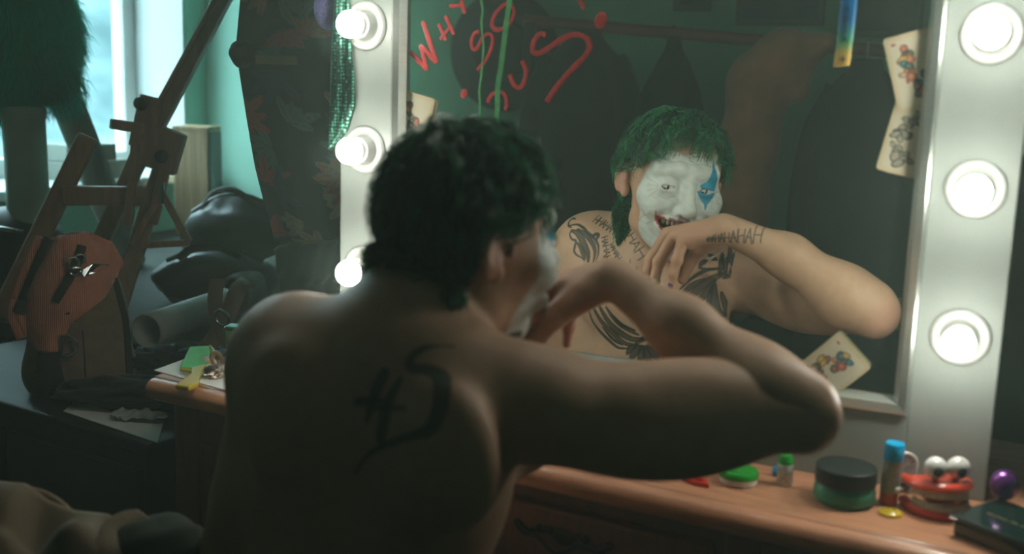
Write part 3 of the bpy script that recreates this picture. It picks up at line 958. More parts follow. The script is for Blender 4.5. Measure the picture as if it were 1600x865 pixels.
def mouth_d(p):
    zc = -0.0775 + 9.0 * p[:, 0] ** 2
    q = np.sqrt((p[:, 0] / .037) ** 2 + ((p[:, 2] - zc) / .0145) ** 2)
    return np.maximum((q - 1) * .0105, .066 - p[:, 1])


def mouth_ring(p):
    zc = -0.0775 + 9.0 * p[:, 0] ** 2
    return zc


# lips, then the open mouth
for s in (-1, 1):
    for up in (1, -1):
        pts = [(s * x, .0965 - 9.5 * x * x, -.0775 + 9 * x * x + up * .0155 * math.sqrt(max(0, 1 - (x / .038) ** 2))) for x in (0, .012, .024, .034)]
        B.chain(pts, [.0042, .004, .0036, .0025], .004, .004)
B.fn(mouth_d, (0, .085, -.07), .05, .003, 's')
for s in (-1, 1):
    # lid slit
    B.ell((s * .031, .090, -.0125), (.0125, .016, .0040), .0025, 's')
    # ear
    Re = Matrix.Rotation(s * .35, 3, 'Z') @ Matrix.Rotation(-.25, 3, 'X')
    B.ell((s * .0785, -.015, -.010), (.0075, .018, .031), .006, R=Re)
    B.ell((s * .0740, -.007, -.036), (.007, .009, .010), .006)
    B.ell((s * .0870, -.013, -.006), (.0055, .0105, .020), .004, 's', R=Re)
    B.ell((s * .0840, -.005, -.014), (.0040, .0045, .007), .004, 's', R=Re)
    B.cone((s * .078, .005, -.016), (s * .078, .005, -.008), .004, .004, .003)
B.frame((0, 0, 0), np.eye(3))
# --- right forearm and hand: a group of its own so that it never melts into the face
B.new_group()
B.ell((.397, -.285, .918), (.026, .028, .034), .015)
B.chain([(.388, -.290, .917), (.352, -.294, .931), (.266, -.284, .984), (.182, -.251, 1.021)], [.037, .0415, .0290, .0220], .03, .02)
B.ell((.338, -.278, .946), (.050, .026, .032), .02, R=Matrix.Rotation(.45, 3, 'Y'))
B.ell((.186, -.232, 1.022), (.013, .010, .014), .012)
HAND = {
    'index': [(.090, -.275, .998), (.066, -.276, .960), (.060, -.270, .934), (.064, -.264, .910)],
    'middle': [(.088, -.257, 1.006), (.064, -.256, .964), (.059, -.250, .932), (.064, -.245, .906)],
    'ring': [(.103, -.238, 1.006), (.083, -.235, .966), (.079, -.230, .936), (.083, -.227, .910)],
    'pinky': [(.122, -.221, 1.003), (.117, -.214, .974), (.113, -.211, .954), (.112, -.212, .935)],
}
RAD = {'index': [.0105, .0090, .0080, .0066], 'middle': [.0108, .0092, .0082, .0068],
       'ring': [.0104, .0088, .0078, .0064], 'pinky': [.0095, .0078, .0070, .0058]}
W0 = {'index': (.172, -.262, 1.020), 'middle': (.170, -.254, 1.025), 'ring': (.172, -.245, 1.024), 'pinky': (.176, -.237, 1.018)}
for n_ in HAND:
    m0 = HAND[n_][0]
    B.cone(W0[n_], m0, .0150, RAD[n_][0], .012)
for a_, b_ in (('index', 'middle'), ('middle', 'ring'), ('ring', 'pinky')):
    pa, pb = np.array(HAND[a_][0]), np.array(HAND[b_][0])
    B.cone((pa + pb) / 2 + (.020, 0, -.004), (pa * .4 + pb * .4 + .2 * np.array((.172, -.25, 1.02))) + (.012, 0, -.004), .0105, .011, .010)
# palm pad and thumb
B.cone((.160, -.268, 1.008), (.128, -.288, .985), .0145, .0125, .012)
B.chain([(.152, -.274, 1.006), (.126, -.297, .980), (.110, -.303, .955), (.103, -.302, .930)], [.0145, .0115, .0098, .0075], .006, .010)
for n_ in HAND:
    B.new_group()
    B.chain(HAND[n_], RAD[n_], .004, .003)
    for q in (1, 2):
        B.ell(HAND[n_][q], [RAD[n_][q] * 1.01] * 3, .004)

BLO, BHI = (-.262, -.585, .545), (.450, -.165, 1.200)
V, Q = B.mesh(BLO, BHI, 0.0028, relax=2, subdivide=True)

# --- skin colour: paint, make-up and tattoos, all carried by the body's own surface
M_SKIN = mat('painted_skin', (.5, .33, .24), 0.46, attr='Col', bump=0.035, bscale=900, spec=0.4, noise=0.12, nscale=60)
body = np_mesh('body', V, Q, M_SKIN, PERSON)
me = body.data
N = np.empty(len(me.vertices) * 3, np.float32)
me.vertices.foreach_get('normal', N)
N = N.reshape(-1, 3)
P = V
C = np.empty((len(P), 3))
C[:] = (.53, .325, .215)
# ruddier hands and elbow
h = smooth01((.14 - np.linalg.norm(P - (.09, -.25, .96), axis=1)) / .06)
C = C * (1 - .35 * h[:, None]) + np.array((.58, .25, .17)) * (.35 * h[:, None])
h = smooth01((.045 - np.linalg.norm(P - (.41, -.28, .905), axis=1)) / .02)
C = C * (1 - .4 * h[:, None]) + np.array((.60, .27, .20)) * (.4 * h[:, None])
L = to_head(P)
lx, ly, lz = L[:, 0], L[:, 1], L[:, 2]
isarm = np.zeros(len(P), bool)
hand_pts = np.array([p for v in HAND.values() for p in v] + [(.172, -.25, 1.02), (.15, -.27, 1.0), (.126, -.297, .980), (.110, -.303, .955), (.103, -.302, .930), (.25, -.26, 1.0)])
near = (np.abs(L) < .16).all(1)
ii = np.where(near)[0]
# the hand lies in front of the face: vertices belong to whichever field they sit on
Bh = SDF()
Bh.ops = B.ops[[k for k, o in enumerate(B.ops) if o[0] == 'g'][0] + 1:]
isarm[ii] = Bh.at(P[ii]) < .0012
face = near & ~isarm & (np.linalg.norm(L * (1, 1, .85), axis=1) < .135)
edge = .045 - .22 * np.clip(-.035 - lz, 0, .07) + .003 * np.sin(lz * 90)
mask = smooth01((ly - edge) / .006) * smooth01((.044 + .003 * np.sin(lx * 140) - lz) / .005) * smooth01((lz + .128) / .006) * face
white = np.array((.70, .73, .69))
blot = .92 + .08 * np.sin(lx * 310 + 2 * np.sin(lz * 210)) * np.sin(lz * 260 + ly * 130)
C = C * (1 - mask[:, None]) + white * (blot * mask)[:, None] + 0 * C
# wrinkles on the white paint: crow's feet and forehead lines
fx = np.where(face & (ly > .02))[0]
P2 = np.stack([lx[fx], lz[fx]], 1)
lines = []
for s in (-1, 1):
    for k in range(4):
        lines.append([(s * .046, -.010 - .003 * k), (s * .058, -.004 - .009 * k)])
    lines.append([(s * .018, -.024), (s * .031, -.030), (s * .044, -.026)])
    lines.append([(s * .021, -.046), (s * .037, -.057), (s * .048, -.076)])
    lines.append([(s * .052, -.050), (s * .056, -.075)])
for z in (.026, .036):
    lines.append([(-.035, z), (-.015, z + .003), (0, z), (.015, z + .003), (.035, z)])
for ln in lines:
    d = seg_dist(P2, ln, [.0003] * len(ln))
    a = smooth01(1 - d / .0011) * .38
    C[fx] = C[fx] * (1 - a[:, None]) + np.array((.33, .27, .22)) * a[:, None]
# blue eye paint on the person's right eye
for poly in ([(.018, -.004), (.030, .004), (.036, .022), (.040, .038), (.0435, .020), (.050, .006), (.052, -.004), (.046, -.010), (.024, -.010)],
             [(.016, -.013), (.047, -.013), (.044, -.022), (.036, -.031), (.032, -.042), (.029, -.031), (.021, -.023)]):
    m = in_poly(P2, poly) & (ly[fx] > .03)
    C[fx[m]] = (.02, .27, .42)
# red mouth line up into the cheeks, dark mouth cavity
zc = -0.0775 + 9.0 * lx ** 2
q = (np.sqrt((lx / .037) ** 2 + ((lz - zc) / .0145) ** 2) - 1) * .0105
m = face & (ly > .045) & (q < .0017) & (q > -.003) & ((lz < zc) | (np.abs(lx) > .030))
C[m] = (.42, .035, .04)
m = face & (ly > .045) & (q < .003) & (lz >= zc) & (np.abs(lx) <= .025)
C[m] = (.34, .13, .12)
for s in (-1, 1):
    d = seg_dist(P2, [(s * .034, -.068), (s * .043, -.058), (s * .046, -.050)], [.0022, .0014, .0006])
    C[fx[d < 0]] = (.42, .035, .04)
m = face & (q < -.001) & (ly < .088) & (ly > .03) & (np.abs(lx) < .04)
C[m] = (.03, .008, .008)
# scalp under the hair
m = near & ~isarm & (((lz > .066) & (ly > .02)) | ((ly <= .02) & (lz > .02)) | ((ly < -.03) & (lz > -.062))) & (np.abs(lx) < .0775) & (np.linalg.norm((L - (0, .000, .010)) / (.0745, .0830, .0765), axis=1) < 1.10)
C[m] = (.012, .055, .030)
ear = near & ~isarm & (np.abs(lx) > .0745) & (np.abs(ly + .013) < .024) & (lz < .026) & (lz > -.05)
C[ear] = (.52, .27, .19)


def ink(strokes, sel, ax, cols=(.018, .030, .026), k=.0017, k0=.0003, amt=.92):
    idx = np.where(sel)[0]
    if len(idx) == 0:
        return
    p2 = P[idx][:, ax]
    for w, pts in strokes:
        a = np.array(pts)
        n = len(pts)
        if isinstance(w, (list, tuple)):
            s3 = spline([(x, z, ww) for (x, z), ww in zip(pts, w)], 6) if n > 3 else [(x, z, ww) for (x, z), ww in zip(pts, w)]
            a = np.array([tuple(v) for v in s3])
            ws = [max(.0004, v) for v in a[:, 2]]
            a = a[:, :2]
        elif w > 1.6:
            a = np.array([tuple(v) for v in spline([(x, z, 0) for x, z in pts], 4)])[:, :2]
            n = len(a)
            ws = [(w * k * .55 + k0) * (.35 + .65 * math.sin(PI * (j + .5) / n)) for j in range(n)]
        else:
            ws = [w * .00055 + k0] * n
        r = max(ws) + .002
        m_ = (p2[:, 0] > a[:, 0].min() - r) & (p2[:, 0] < a[:, 0].max() + r) & (p2[:, 1] > a[:, 1].min() - r) & (p2[:, 1] < a[:, 1].max() + r)
        if not m_.any():
            continue
        d_ = seg_dist(p2[m_], a, ws)
        al = smooth01(.5 - d_ / .0012) * amt
        if not isinstance(w, (list, tuple)) and w >= 4:
            # shaded interior: lighter core left between the outlines
            core = smooth01((-d_ - .0016) / .001) * .12
            al = al * (1 - core)
        g = idx[m_]
        C[g] = C[g] * (1 - al[:, None]) + np.array(cols) * al[:, None]


notarm = ~isarm & ~(Bh.at(P) < .0012)
front = (N[:, 1] > -.05) & notarm & (P[:, 1] > -.445) & (P[:, 2] < 1.03) & ~(mask > .3)
ink(TATTOO_CHEST, front & (P[:, 0] > -.11) & (P[:, 0] < .165) & (P[:, 1] > -.405), [0, 2])
ink(TATTOO_SHOULDER, front & (P[:, 0] < .03), [0, 2])
ink(TATTOO_WRIST, (N[:, 1] > -.2) & ~notarm & (P[:, 0] > .09) & (P[:, 0] < .24), [0, 2])
ink(TATTOO_BACK, (N[:, 1] < -.2) & notarm & (P[:, 2] < .99), [0, 2], cols=(.010, .045, .038), amt=.85)
paint_attr(me, C)

# --- eyes, teeth, purple nail
M_EYE = mat('eyeball', (.62, .60, .55), 0.12, spec=0.6)
M_IRIS = mat('dark_iris', (.02, .018, .012), 0.1)
HMm = Matrix(HM.tolist())


def hp(p):
    return Vector(HO + HM @ np.array(p)) - PERSON.location


gaze = (Vector((.562, 1.38, 1.233)) - Vector(HO + HM @ np.array((0, .08, -.012)))).normalized()   # towards the viewer in the mirror
for s in (-1, 1):
    c = hp((s * .031, .0705, -.0122))
    e = obj('eyeball', MB().ball(c, .0130, 20, 14), M_EYE, PERSON, smooth=True, angle=0)
    qz = gaze.to_track_quat('Z', 'Y').to_matrix()
    obj('iris', MB().lathe([(0, .0126), (.0028, .01255), (.0056, .01185), (.0057, .0114)], 20, c, qz, cap=False), M_IRIS, e, smooth=True)
tm = MB()
for row, (zo, hh) in enumerate(((.0098, .0105), (-.0115, .007))):
    for k in range(-4, 5):
        x = k * .0072
        w_ = .0037 if abs(k) > 1 else .0043
        y = .0855 - 9.5 * x * x
        z = -.0775 + 8.0 * x * x + zo * (1 - (x / .05) ** 2)
        tm.ball(hp((x, y, z)), (w_, .0032, hh / 2), 8, 6, R=HMm)
obj('teeth', tm, mat('ivory_teeth', (.62, .56, .44), 0.25), PERSON, smooth=True, angle=0)
tip = Vector(HAND['pinky'][3]) - PERSON.location
obj('fingernail', MB().ball(tip + Vector((-.001, .0052, .0015)), (.0040, .0018, .0062), 12, 8, R=Matrix.Rotation(.2, 3, 'X')),
    mat('purple_nail_varnish', (.10, .02, .16), 0.15, coat=.5), PERSON, smooth=True, angle=0, label='purple painted fingernail of the raised hand')

# --- dark trousers and bent legs, out of frame below
T = SDF()
T.ell((.03, -.445, .560), (.158, .120, .085), .04)
for s in (-1, 1):
    T.cone((.03 + s * .085, -.430, .540), (.03 + s * .120, -.080, .530), .078, .060, .04)
    T.cone((.03 + s * .120, -.080, .530), (.03 + s * .120, -.120, .110), .058, .042, .02)
Vt, Qt = T.mesh((-.25, -.60, .03), (.31, .02, .68), .009)
np_mesh('trousers', Vt, Qt, mat('dark_trousers', (.02, .022, .025), .8, noise=.3), PERSON)
for s in (-1, 1):
    S_ = SDF()
    S_.cone((.03 + s * .120, -.125, .045), (.03 + s * .125, .020, .032), .040, .030, .03)
    S_.cone((.03 + s * .120, -.120, .120), (.03 + s * .120, -.115, .050), .036, .038, .03)
    Vs, Qs = S_.mesh((.03 + s * .12 - .07, -.2, .002), (.03 + s * .12 + .07, .08, .18), .008)
    np_mesh('shoe', Vs, Qs, mat('black_leather', (.015, .015, .016), .4), PERSON)

# --- hair: wet green locks over a darker under-layer
M_HAIR = mat('wet_green_hair', (.018, .150, .062), 0.22, noise=.3, nscale=40, spec=.7, attr='Col')
M_HAIR_UNDER = mat('dark_green_under_hair', (.005, .040, .020), 0.45, noise=.6, nscale=60, bump=.6, bscale=140)


def hair_zone(p):
    """above 0 inside the hair-bearing scalp (local head coordinates on the skull)"""
    x, y, z = p
    if y > .040:
        lim = .064 + .006 * math.cos(x * 55) - .10 * max(0, abs(x) - .045)
    elif y > .012:
        lim = .064 - (.040 - y) / .028 * .072
    elif y > -.028:
        lim = .026
    else:
        lim = -.085
    return z - lim


EC, ER = np.array((0, .000, .010)), np.array((.0745, .0830, .0765))
hc = MB()
NU, NVV = 72, 48
vs, fs = [], []
for i in range(NVV + 1):
    th = PI * i / NVV
    for k in range(NU):
        ph = 2 * PI * k / NU
        d = np.array((math.sin(th) * math.cos(ph), math.sin(th) * math.sin(ph), math.cos(th)))
        p = EC + ER * d
        t = float(np.clip((hair_zone(p) + .004) / .018, 0, 1))
        rid = .012 * math.sin(9 * ph + 2.5 * th) * math.sin(th) + .010 * math.sin(17 * ph - 4 * th)
        thick = 1.055 + rid + .15 * max(0, -d[1] + .3) * max(0, d[2]) ** 2
        sc = .93 * (1 - t) + thick * t
        vs.append(hp(EC + ER * d * sc))
for i in range(NVV):
    for k in range(NU):
        k2 = (k + 1) % NU
        fs.append((i * NU + k, (i + 1) * NU + k, (i + 1) * NU + k2, i * NU + k2))
hc.add(vs, fs)
obj('under_hair', hc, M_HAIR_UNDER, PERSON, smooth=True, angle=0)

GDIR = HM.T @ np.array((0, 0, -1.0))
NECK_A, NECK_B = to_head(np.array([[.030, -.446, .940]]))[0], to_head(np.array([[.030, -.404, 1.045]]))[0]


def locks(n, k, seed, rad, lrange, curl, layer, spread, zone=None):
    """n curling locks of k strands that draw together towards the wet tip"""
    r = np.random.RandomState(seed)
    roots = []
    while len(roots) < n:
        d = r.normal(size=3)
        d /= np.linalg.norm(d)
        p = EC + ER * d
        if hair_zone(p) < .002 or (zone and not zone(p)):
            continue
        roots.append(d)
    D = np.array(roots)
    p = EC + ER * D * 1.02
    whorl = np.array((.012, -.050, .080))
    nrm = D / ER
    nrm /= np.linalg.norm(nrm, axis=1)[:, None]
    flow = p - whorl
    flow[:, 2] -= .02
    flow -= nrm * (flow * nrm).sum(1)[:, None]
    flow /= np.linalg.norm(flow, axis=1)[:, None] + 1e-6
    flow = flow + r.normal(size=(n, 3)) * .45
    flow /= np.linalg.norm(flow, axis=1)[:, None]
    front = np.clip((p[:, 1] - .01) / .06, 0, 1)
    back = np.clip((-p[:, 1] - .02) / .05, 0, 1)
    length = lrange[0] + (lrange[1] - lrange[0]) * r.rand(n)
    length = length * (1 - .66 * front * (r.rand(n) < .93) + .25 * back) * np.where((p[:, 1] > -.030) & (p[:, 2] < .055), .62, 1.0)
    lay = 1.045 + layer * r.rand(n) ** 1.3 * (1 - .55 * back)
    lay = lay + .15 * np.clip(-D[:, 1] + .3, 0, 1) * np.clip(D[:, 2], 0, 1) ** 2
    m = 24
    ds = length / (m - 1)
    pts = np.empty((n, m, 3))
    v = flow + nrm * .12
    ph = r.rand(n) * 2 * PI
    wl = .024 + .018 * r.rand(n)
    amp = curl * (.6 + r.rand(n)) * (1 + .5 * front)
    for j in range(m):
        pts[:, j] = p
        v = v / (np.linalg.norm(v, axis=1)[:, None] + 1e-9)
        v = v + GDIR * (.07 + .10 * j / m) + r.normal(size=(n, 3)) * .03
        t = j * ds / wl * 2 * PI + ph
        sw = np.stack([np.sin(t), np.cos(t * 1.07), .7 * np.sin(t * .93 + 1)], 1)
        p = p + v / np.linalg.norm(v, axis=1)[:, None] * ds[:, None] + sw * (amp * ds * (.35 + .9 * j / m))[:, None]
        q = (p - EC) / ER
        l = np.linalg.norm(q, axis=1)
        bad = l < lay
        p[bad] = EC + ER * (q[bad] / l[bad][:, None]) * lay[bad][:, None]
        far = (l > lay + .03) & (p[:, 2] > -.055)
        p[far] = EC + ER * (q[far] / l[far][:, None]) * (lay[far] + .03 + .5 * (l[far] - lay[far] - .03))[:, None]
        ab = NECK_B - NECK_A
        tt = np.clip(((p - NECK_A) @ ab) / (ab @ ab), 0, 1)
        c = NECK_A + tt[:, None] * ab
        dd = p - c
        ln = np.linalg.norm(dd, axis=1)
        bad = (ln < .057) & (p[:, 2] < -.04)
        p[bad] = c[bad] + dd[bad] / ln[bad][:, None] * .057
        bad = (ln > .080) & (p[:, 2] < -.050)
        p[bad] = c[bad] + dd[bad] / ln[bad][:, None] * (.080 + .5 * (ln[bad] - .080))[:, None]
        bad = (p[:, 2] < -.045) & (p[:, 1] > -.035)
        p[bad, 1] -= .010
        # the ears and the painted face stay clear
        bad = (np.abs(p[:, 0]) > .058) & (p[:, 1] > -.030) & (p[:, 1] < .035) & (p[:, 2] < .022)
        p[bad, 1] -= .008
        bad = (p[:, 1] > .045) & (p[:, 2] < .034) & (np.abs(p[:, 0]) < .066)
        p[bad, 2] += .6 * (.034 - p[bad, 2])
        p[bad, 1] += .002
    s_ = np.linspace(0, 1, m)
    off = r.normal(size=(n, k, 3)) * spread
    S = pts[:, None] + off[:, :, None, :] * (1.0 - .72 * s_)[None, None, :, None]
    S = S + (r.normal(size=(n, k, 1, 3)) * .0035) * (s_ ** 3)[None, None, :, None]
    S = S.reshape(n * k, m, 3)
    T_ = np.gradient(S, axis=1)
    T_ /= np.linalg.norm(T_, axis=2)[..., None] + 1e-9
    a = np.cross(T_, np.array((.31, .52, .8)))
    a /= np.linalg.norm(a, axis=2)[..., None] + 1e-9
    b = np.cross(T_, a)
    nk = n * k
    rr = rad * (.6 + .8 * r.rand(nk))[:, None] * np.linspace(1, .3, m)[None, :]
    VV = []
    for i in range(3):
        an = 2 * PI * i / 3
        VV.append(S + (a * math.cos(an) + b * math.sin(an)) * rr[..., None])
    VV = np.stack(VV, 2)
    base = (np.arange(nk) * m * 3)[:, None, None] + (np.arange(m - 1) * 3)[None, :, None] + np.arange(3)[None, None, :]
    nxt = (np.arange(nk) * m * 3)[:, None, None] + (np.arange(m - 1) * 3)[None, :, None] + ((np.arange(3) + 1) % 3)[None, None, :]
    F = np.stack([base, nxt, nxt + 3, base + 3], -1).reshape(-1, 4)
    tone = np.repeat(.30 + 1.35 * r.rand(n) ** 1.4, k) * (.8 + .4 * r.rand(nk))
    tone = tone[:, None] * np.linspace(.75, 1.25, m)[None, :]
    cols = np.repeat(tone.reshape(-1, 1), 3, axis=0) * np.array((.020, .165, .070))
    return HO + VV.reshape(-1, 3) @ HM.T, F, cols


parts = [locks(330, 9, 1, .00075, (.060, .105), .80, .13, .0032),
         locks(190, 10, 2, .00085, (.090, .145), .75, .12, .0036, zone=lambda p: p[1] < -.015),
         locks(110, 12, 7, .00085, (.080, .125), .85, .06, .0040, zone=lambda p: p[1] < -.03 and p[2] < -.02),
         locks(60, 7, 3, .00075, (.055, .085), 1.30, .20, .0022, zone=lambda p: p[2] > .045 and p[1] > .0)]
ofs = 0
VA, FA, CA = [], [], []
for v_, f_, c_ in parts:
    CA.append(c_)
    VA.append(v_)
    FA.append(f_ + ofs)
    ofs += len(v_)
hair = np_mesh('hair', np.concatenate(VA), np.concatenate(FA), M_HAIR, PERSON)
paint_attr(hair.data, np.concatenate(CA))
hair['kind'] = 'stuff'
hair['label'] = 'wet wavy dark green hair falling to the nape'

# stool under the person
ST = thing('stool', 'dark round wooden stool under the seated person', 'stool', (0.03, -0.45, 0))
obj('seat', MB().lathe([(0, .44), (.165, .44), (.172, .447), (.172, .470), (.165, .476), (0, .476)], 32), M_CHERRY_DK, ST, smooth=True)
for k in range(4):
    a = PI / 4 + k * PI / 2
    obj('leg', MB().tube([(.11 * math.cos(a), .11 * math.sin(a), .442), (.16 * math.cos(a), .16 * math.sin(a), 0)], [.017, .013], 10), M_CHERRY_DK, ST, smooth=True)
obj('ring_stretcher', MB().tube([(.142 * math.cos(2 * PI * k / 24), .142 * math.sin(2 * PI * k / 24), .18) for k in range(24)], .008, 8, closed=True), M_CHERRY_DK, ST, smooth=True)


# ================================================================== helpers for the props
def top_of(o):
    while o.parent is not None:
        o = o.parent
    return o


def wobj(name, mb, m, parent=None, **kw):
    """geometry given in room coordinates, stored relative to its (unrotated) thing"""
    if parent is not None:
        L0 = top_of(parent).location
        mb.v = [(p[0] - L0.x, p[1] - L0.y, p[2] - L0.z) for p in mb.v]
    return obj(name, mb, m, parent, **kw)


def lump(c, r, seed, amp=.18, fr=2.2, n=40, m=24, rotz=0.0, flat_bottom=True):
    """soft crumpled mass"""
    q = random.Random(seed)
    ws = [(Vector((q.uniform(-1, 1), q.uniform(-1, 1), q.uniform(-1, 1))).normalized() * fr * q.uniform(.6, 2.2), q.uniform(0, 6)) for _ in range(9)]
    mb = MB()
    vs, fs = [], []
    R = Matrix.Rotation(rotz, 3, 'Z')
    for i in range(m + 1):
        th = PI * (i + .01) / (m + .02)
        for k in range(n):
            ph = 2 * PI * k / n
            d = Vector((math.sin(th) * math.cos(ph), math.sin(th) * math.sin(ph), math.cos(th)))
            s = 1 + amp * sum(abs(math.sin(w.dot(d) + o)) - .6 for w, o in ws) / 4
            p = Vector((d.x * r[0] * s, d.y * r[1] * s, d.z * r[2] * s))
            if flat_bottom:
                p.z = max(p.z, -r[2] * .75)
            vs.append(R @ p + Vector(c))
    for i in range(m):
        for k in range(n):
            k2 = (k + 1) % n
            fs.append((i * n + k, (i + 1) * n + k, (i + 1) * n + k2, i * n + k2))
    fs.append(tuple(range(n)))
    fs.append(tuple(m * n + k for k in range(n - 1, -1, -1)))
    return mb.add(vs, fs)


def lerp_curve(c, t):
    n = len(c) - 1
    k = min(int(t * n), n - 1)
    f = t * n - k
    a, b = Vector(c[k]), Vector(c[k + 1])
    return a.lerp(b, f)


M_BLACK_CLOTH = mat('black_cloth', (.012, .014, .014), .85, noise=.4, nscale=20, bump=.2, bscale=200, sheen=.2)
M_BLACK_BAG = mat('black_nylon', (.018, .026, .028), .42, noise=.4, nscale=10, bump=.25, bscale=60)
M_PAPER = mat('white_paper', (.78, .80, .75), .7, noise=.08, nscale=10)
M_PAPER_ROLL = mat('poster_paper', (.50, .53, .47), .55, noise=.2, nscale=14)
M_DARK_WOOD = mat('dark_stained_wood', (.022, .018, .014), .6, noise=.5, nscale=6, stretch=(1, 8, 8))
M_BENCH = mat('grey_bench_board', (.055, .065, .060), .85, noise=.45, nscale=5, stretch=(1, 6, 1))
M_EASEL = mat('easel_beech', (.42, .26, .17), .5, noise=.35, nscale=8, stretch=(8, 8, 1.2))
M_STEEL = mat('steel', (.55, .56, .55), .25, metal=1.0)
M_LEATHER = mat('brown_leather', (.13, .065, .035), .45, noise=.5, nscale=14, bump=.25, bscale=120)

# ------------------------------------------------------------------ low chest and workbench on the left
CH = thing('low_chest', 'low black wooden chest beside the dressing table, under the backpack', 'chest', (-1.06, 0.205, 0), math.radians(-8))
obj('body', MB().box((0, 0, .305), (.76, .315, .58)), M_DARK_WOOD, CH, bevel=.004)
obj('lid', MB().box((0, 0, .6075), (.80, .335, .025)), M_DARK_WOOD, CH, bevel=.005)
for x in (-.19, .19):
    d_ = obj('door', MB().box((x, -.162, .30), (.36, .012, .54)), M_DARK_WOOD, CH, bevel=.004)
    obj('knob', MB().lathe([(.004, 0), (.004, .012), (.011, .016), (.009, .024)], 14, (x * .25, -.168, .36), Matrix.Rotation(PI / 2, 3, 'X')), M_BRONZE, d_, smooth=True)
BE = thing('workbench', 'long grey work bench under the window, covered with bags and paper rolls', 'bench', (-1.0, 1.22, 0))
wobj('bench_top', MB().box((-1.0, 1.22, .62), (2.54, 1.56, .04)), M_BENCH, BE, bevel=.004)
for x in (-2.2, .2):
    for y in (.52, 1.92):
        wobj('leg', MB().box((x, y, .30), (.07, .07, .60)), M_DARK_WOOD, BE, bevel=.004)

# ------------------------------------------------------------------ easel standing on the bench
EA = thing('easel', 'wooden studio easel leaning in front of the bright window', 'easel', (-1.30, .70, .64))
wobj('mast', MB().bar((-1.1332, 0.7992, 1.4597), (-1.3146, 0.6674, 1.0289), .036, .050, up=(.5, -.8, .1)), M_EASEL, EA, bevel=.003)
wobj('mast_rib', MB().bar((-1.1300, 0.7718, 1.4542), (-1.3023, 0.6471, 1.0676), .012, .010, up=(.5, -.8, .1)), M_EASEL, EA, bevel=.002)
wobj('leg', MB().bar((-1.4249, 0.6144, 1.0671), (-1.5576, 0.4495, 0.6402), .048, .030, up=(.5, -.8, .1)), M_EASEL, EA, bevel=.010)
wobj('leg', MB().bar((-1.2761, 0.7252, 1.0662), (-1.3128, 0.5611, 0.6516), .040, .030, up=(.5, -.8, .1)), M_EASEL, EA, bevel=.004)
wobj('leg', MB().bar((-1.3582, 0.7152, 1.0318), (-1.6242, 0.7535, 0.6402), .042, .028, up=(.5, -.8, .1)), M_EASEL, EA, bevel=.004)
wobj('crossbar', MB().bar((-1.4514, 0.5537, 0.9303), (-1.2979, 0.6667, 0.9305), .030, .044, up=(0, 0, 1)), M_EASEL, EA, bevel=.003)
wobj('hub_block', MB().bar((-1.2891, 0.6823, 1.1606), (-1.3015, 0.6536, 1.0422), .058, .038, up=(.5, -.8, .1)), M_EASEL, EA, bevel=.004)
hp_ = MB()
pl = [(-1.2944, 0.6305, 1.0789), (-1.2435, 0.6565, 1.0952), (-1.2078, 0.6905, 1.0738), (-1.2229, 0.6658, 0.9822), (-1.2622, 0.6298, 1.0013), (-1.2973, 0.6167, 1.0147)]
hp_.prism(pl, lambda p: Vector(p), lambda p: Vector(p) + Vector((-.012, .028, 0)))
wobj('hub_plate', hp_, M_EASEL, EA, bevel=.003)
wobj('strut', MB().bar((-1.2878, 0.6185, 1.0591), (-1.2846, 0.5831, 0.8705), .018, .022, up=(.5, -.8, .1)), M_EASEL, EA, bevel=.003)
wobj('strut', MB().bar((-1.2205, 0.6472, 1.0234), (-1.2376, 0.6104, 0.8744), .024, .020, up=(.5, -.8, .1)), M_EASEL, EA, bevel=.003)
wobj('shelf_arm', MB().bar((-1.3295, 0.5857, 1.1003), (-1.2770, 0.6620, 1.0861), .030, .024, up=(0, 0, 1)), M_EASEL, EA, bevel=.004)
M_KNOB = mat('black_plastic', (.012, .013, .014), .35)
for a_, b_ in (((-1.2867, 0.6310, 1.1492), (-1.2961, 0.6639, 1.1398)), ((-1.2136, 0.6184, 1.0311), (-1.2420, 0.6545, 1.0247))):
    ax = (Vector(b_) - Vector(a_)).to_track_quat('Z', 'Y').to_matrix()
    wobj('clamp_knob', MB().lathe([(0, 0), (.012, 0), (.016, .004), (.016, .016), (.008, .022), (.008, .05), (0, .05)], 12, a_, ax), M_KNOB, EA, smooth=True, angle=.9)
for a_, b_ in (((-1.2088, 0.6103, 0.9503), (-1.2576, 0.5645, 0.8277)), ((-1.2088, 0.6103, 0.9503), (-1.1389, 0.6200, 0.8404)), ((-1.2551, 0.5659, 0.8292), (-1.1388, 0.6198, 0.8389))):
    wobj('bracket_rod', MB().bar(a_, b_, .016, .012, up=(.5, -.8, .1)), M_EASEL, EA, bevel=.003)
wobj('wing_bolt', MB().tube([(-1.2027, 0.6025, 0.9251), (-1.2062, 0.6102, 0.9724)], .006, 8), M_STEEL, EA, smooth=True)

# ------------------------------------------------------------------ rolled posters
def paper_roll(name, label, a, b, r, m, turns=1.6):
    a, b = Vector(a), Vector(b)
    c = (a + b) / 2
    t = thing(name, label, 'paper roll', (c.x, c.y, c.z - r))
    q = (b - a).to_track_quat('Z', 'Y').to_matrix()
    L = (b - a).length
    mb = MB()
    n = 40

    def fn(u, v):
        an = 2 * PI * turns * u
        rr = r * (1 - .10 * u)
        return q @ Vector((rr * math.cos(an), rr * math.sin(an), L * v)) + a
    mb.grid(fn, int(n * turns), 6)
    wobj('sheet', mb, m, t, smooth=True, solid=.0012, angle=0)
    return t


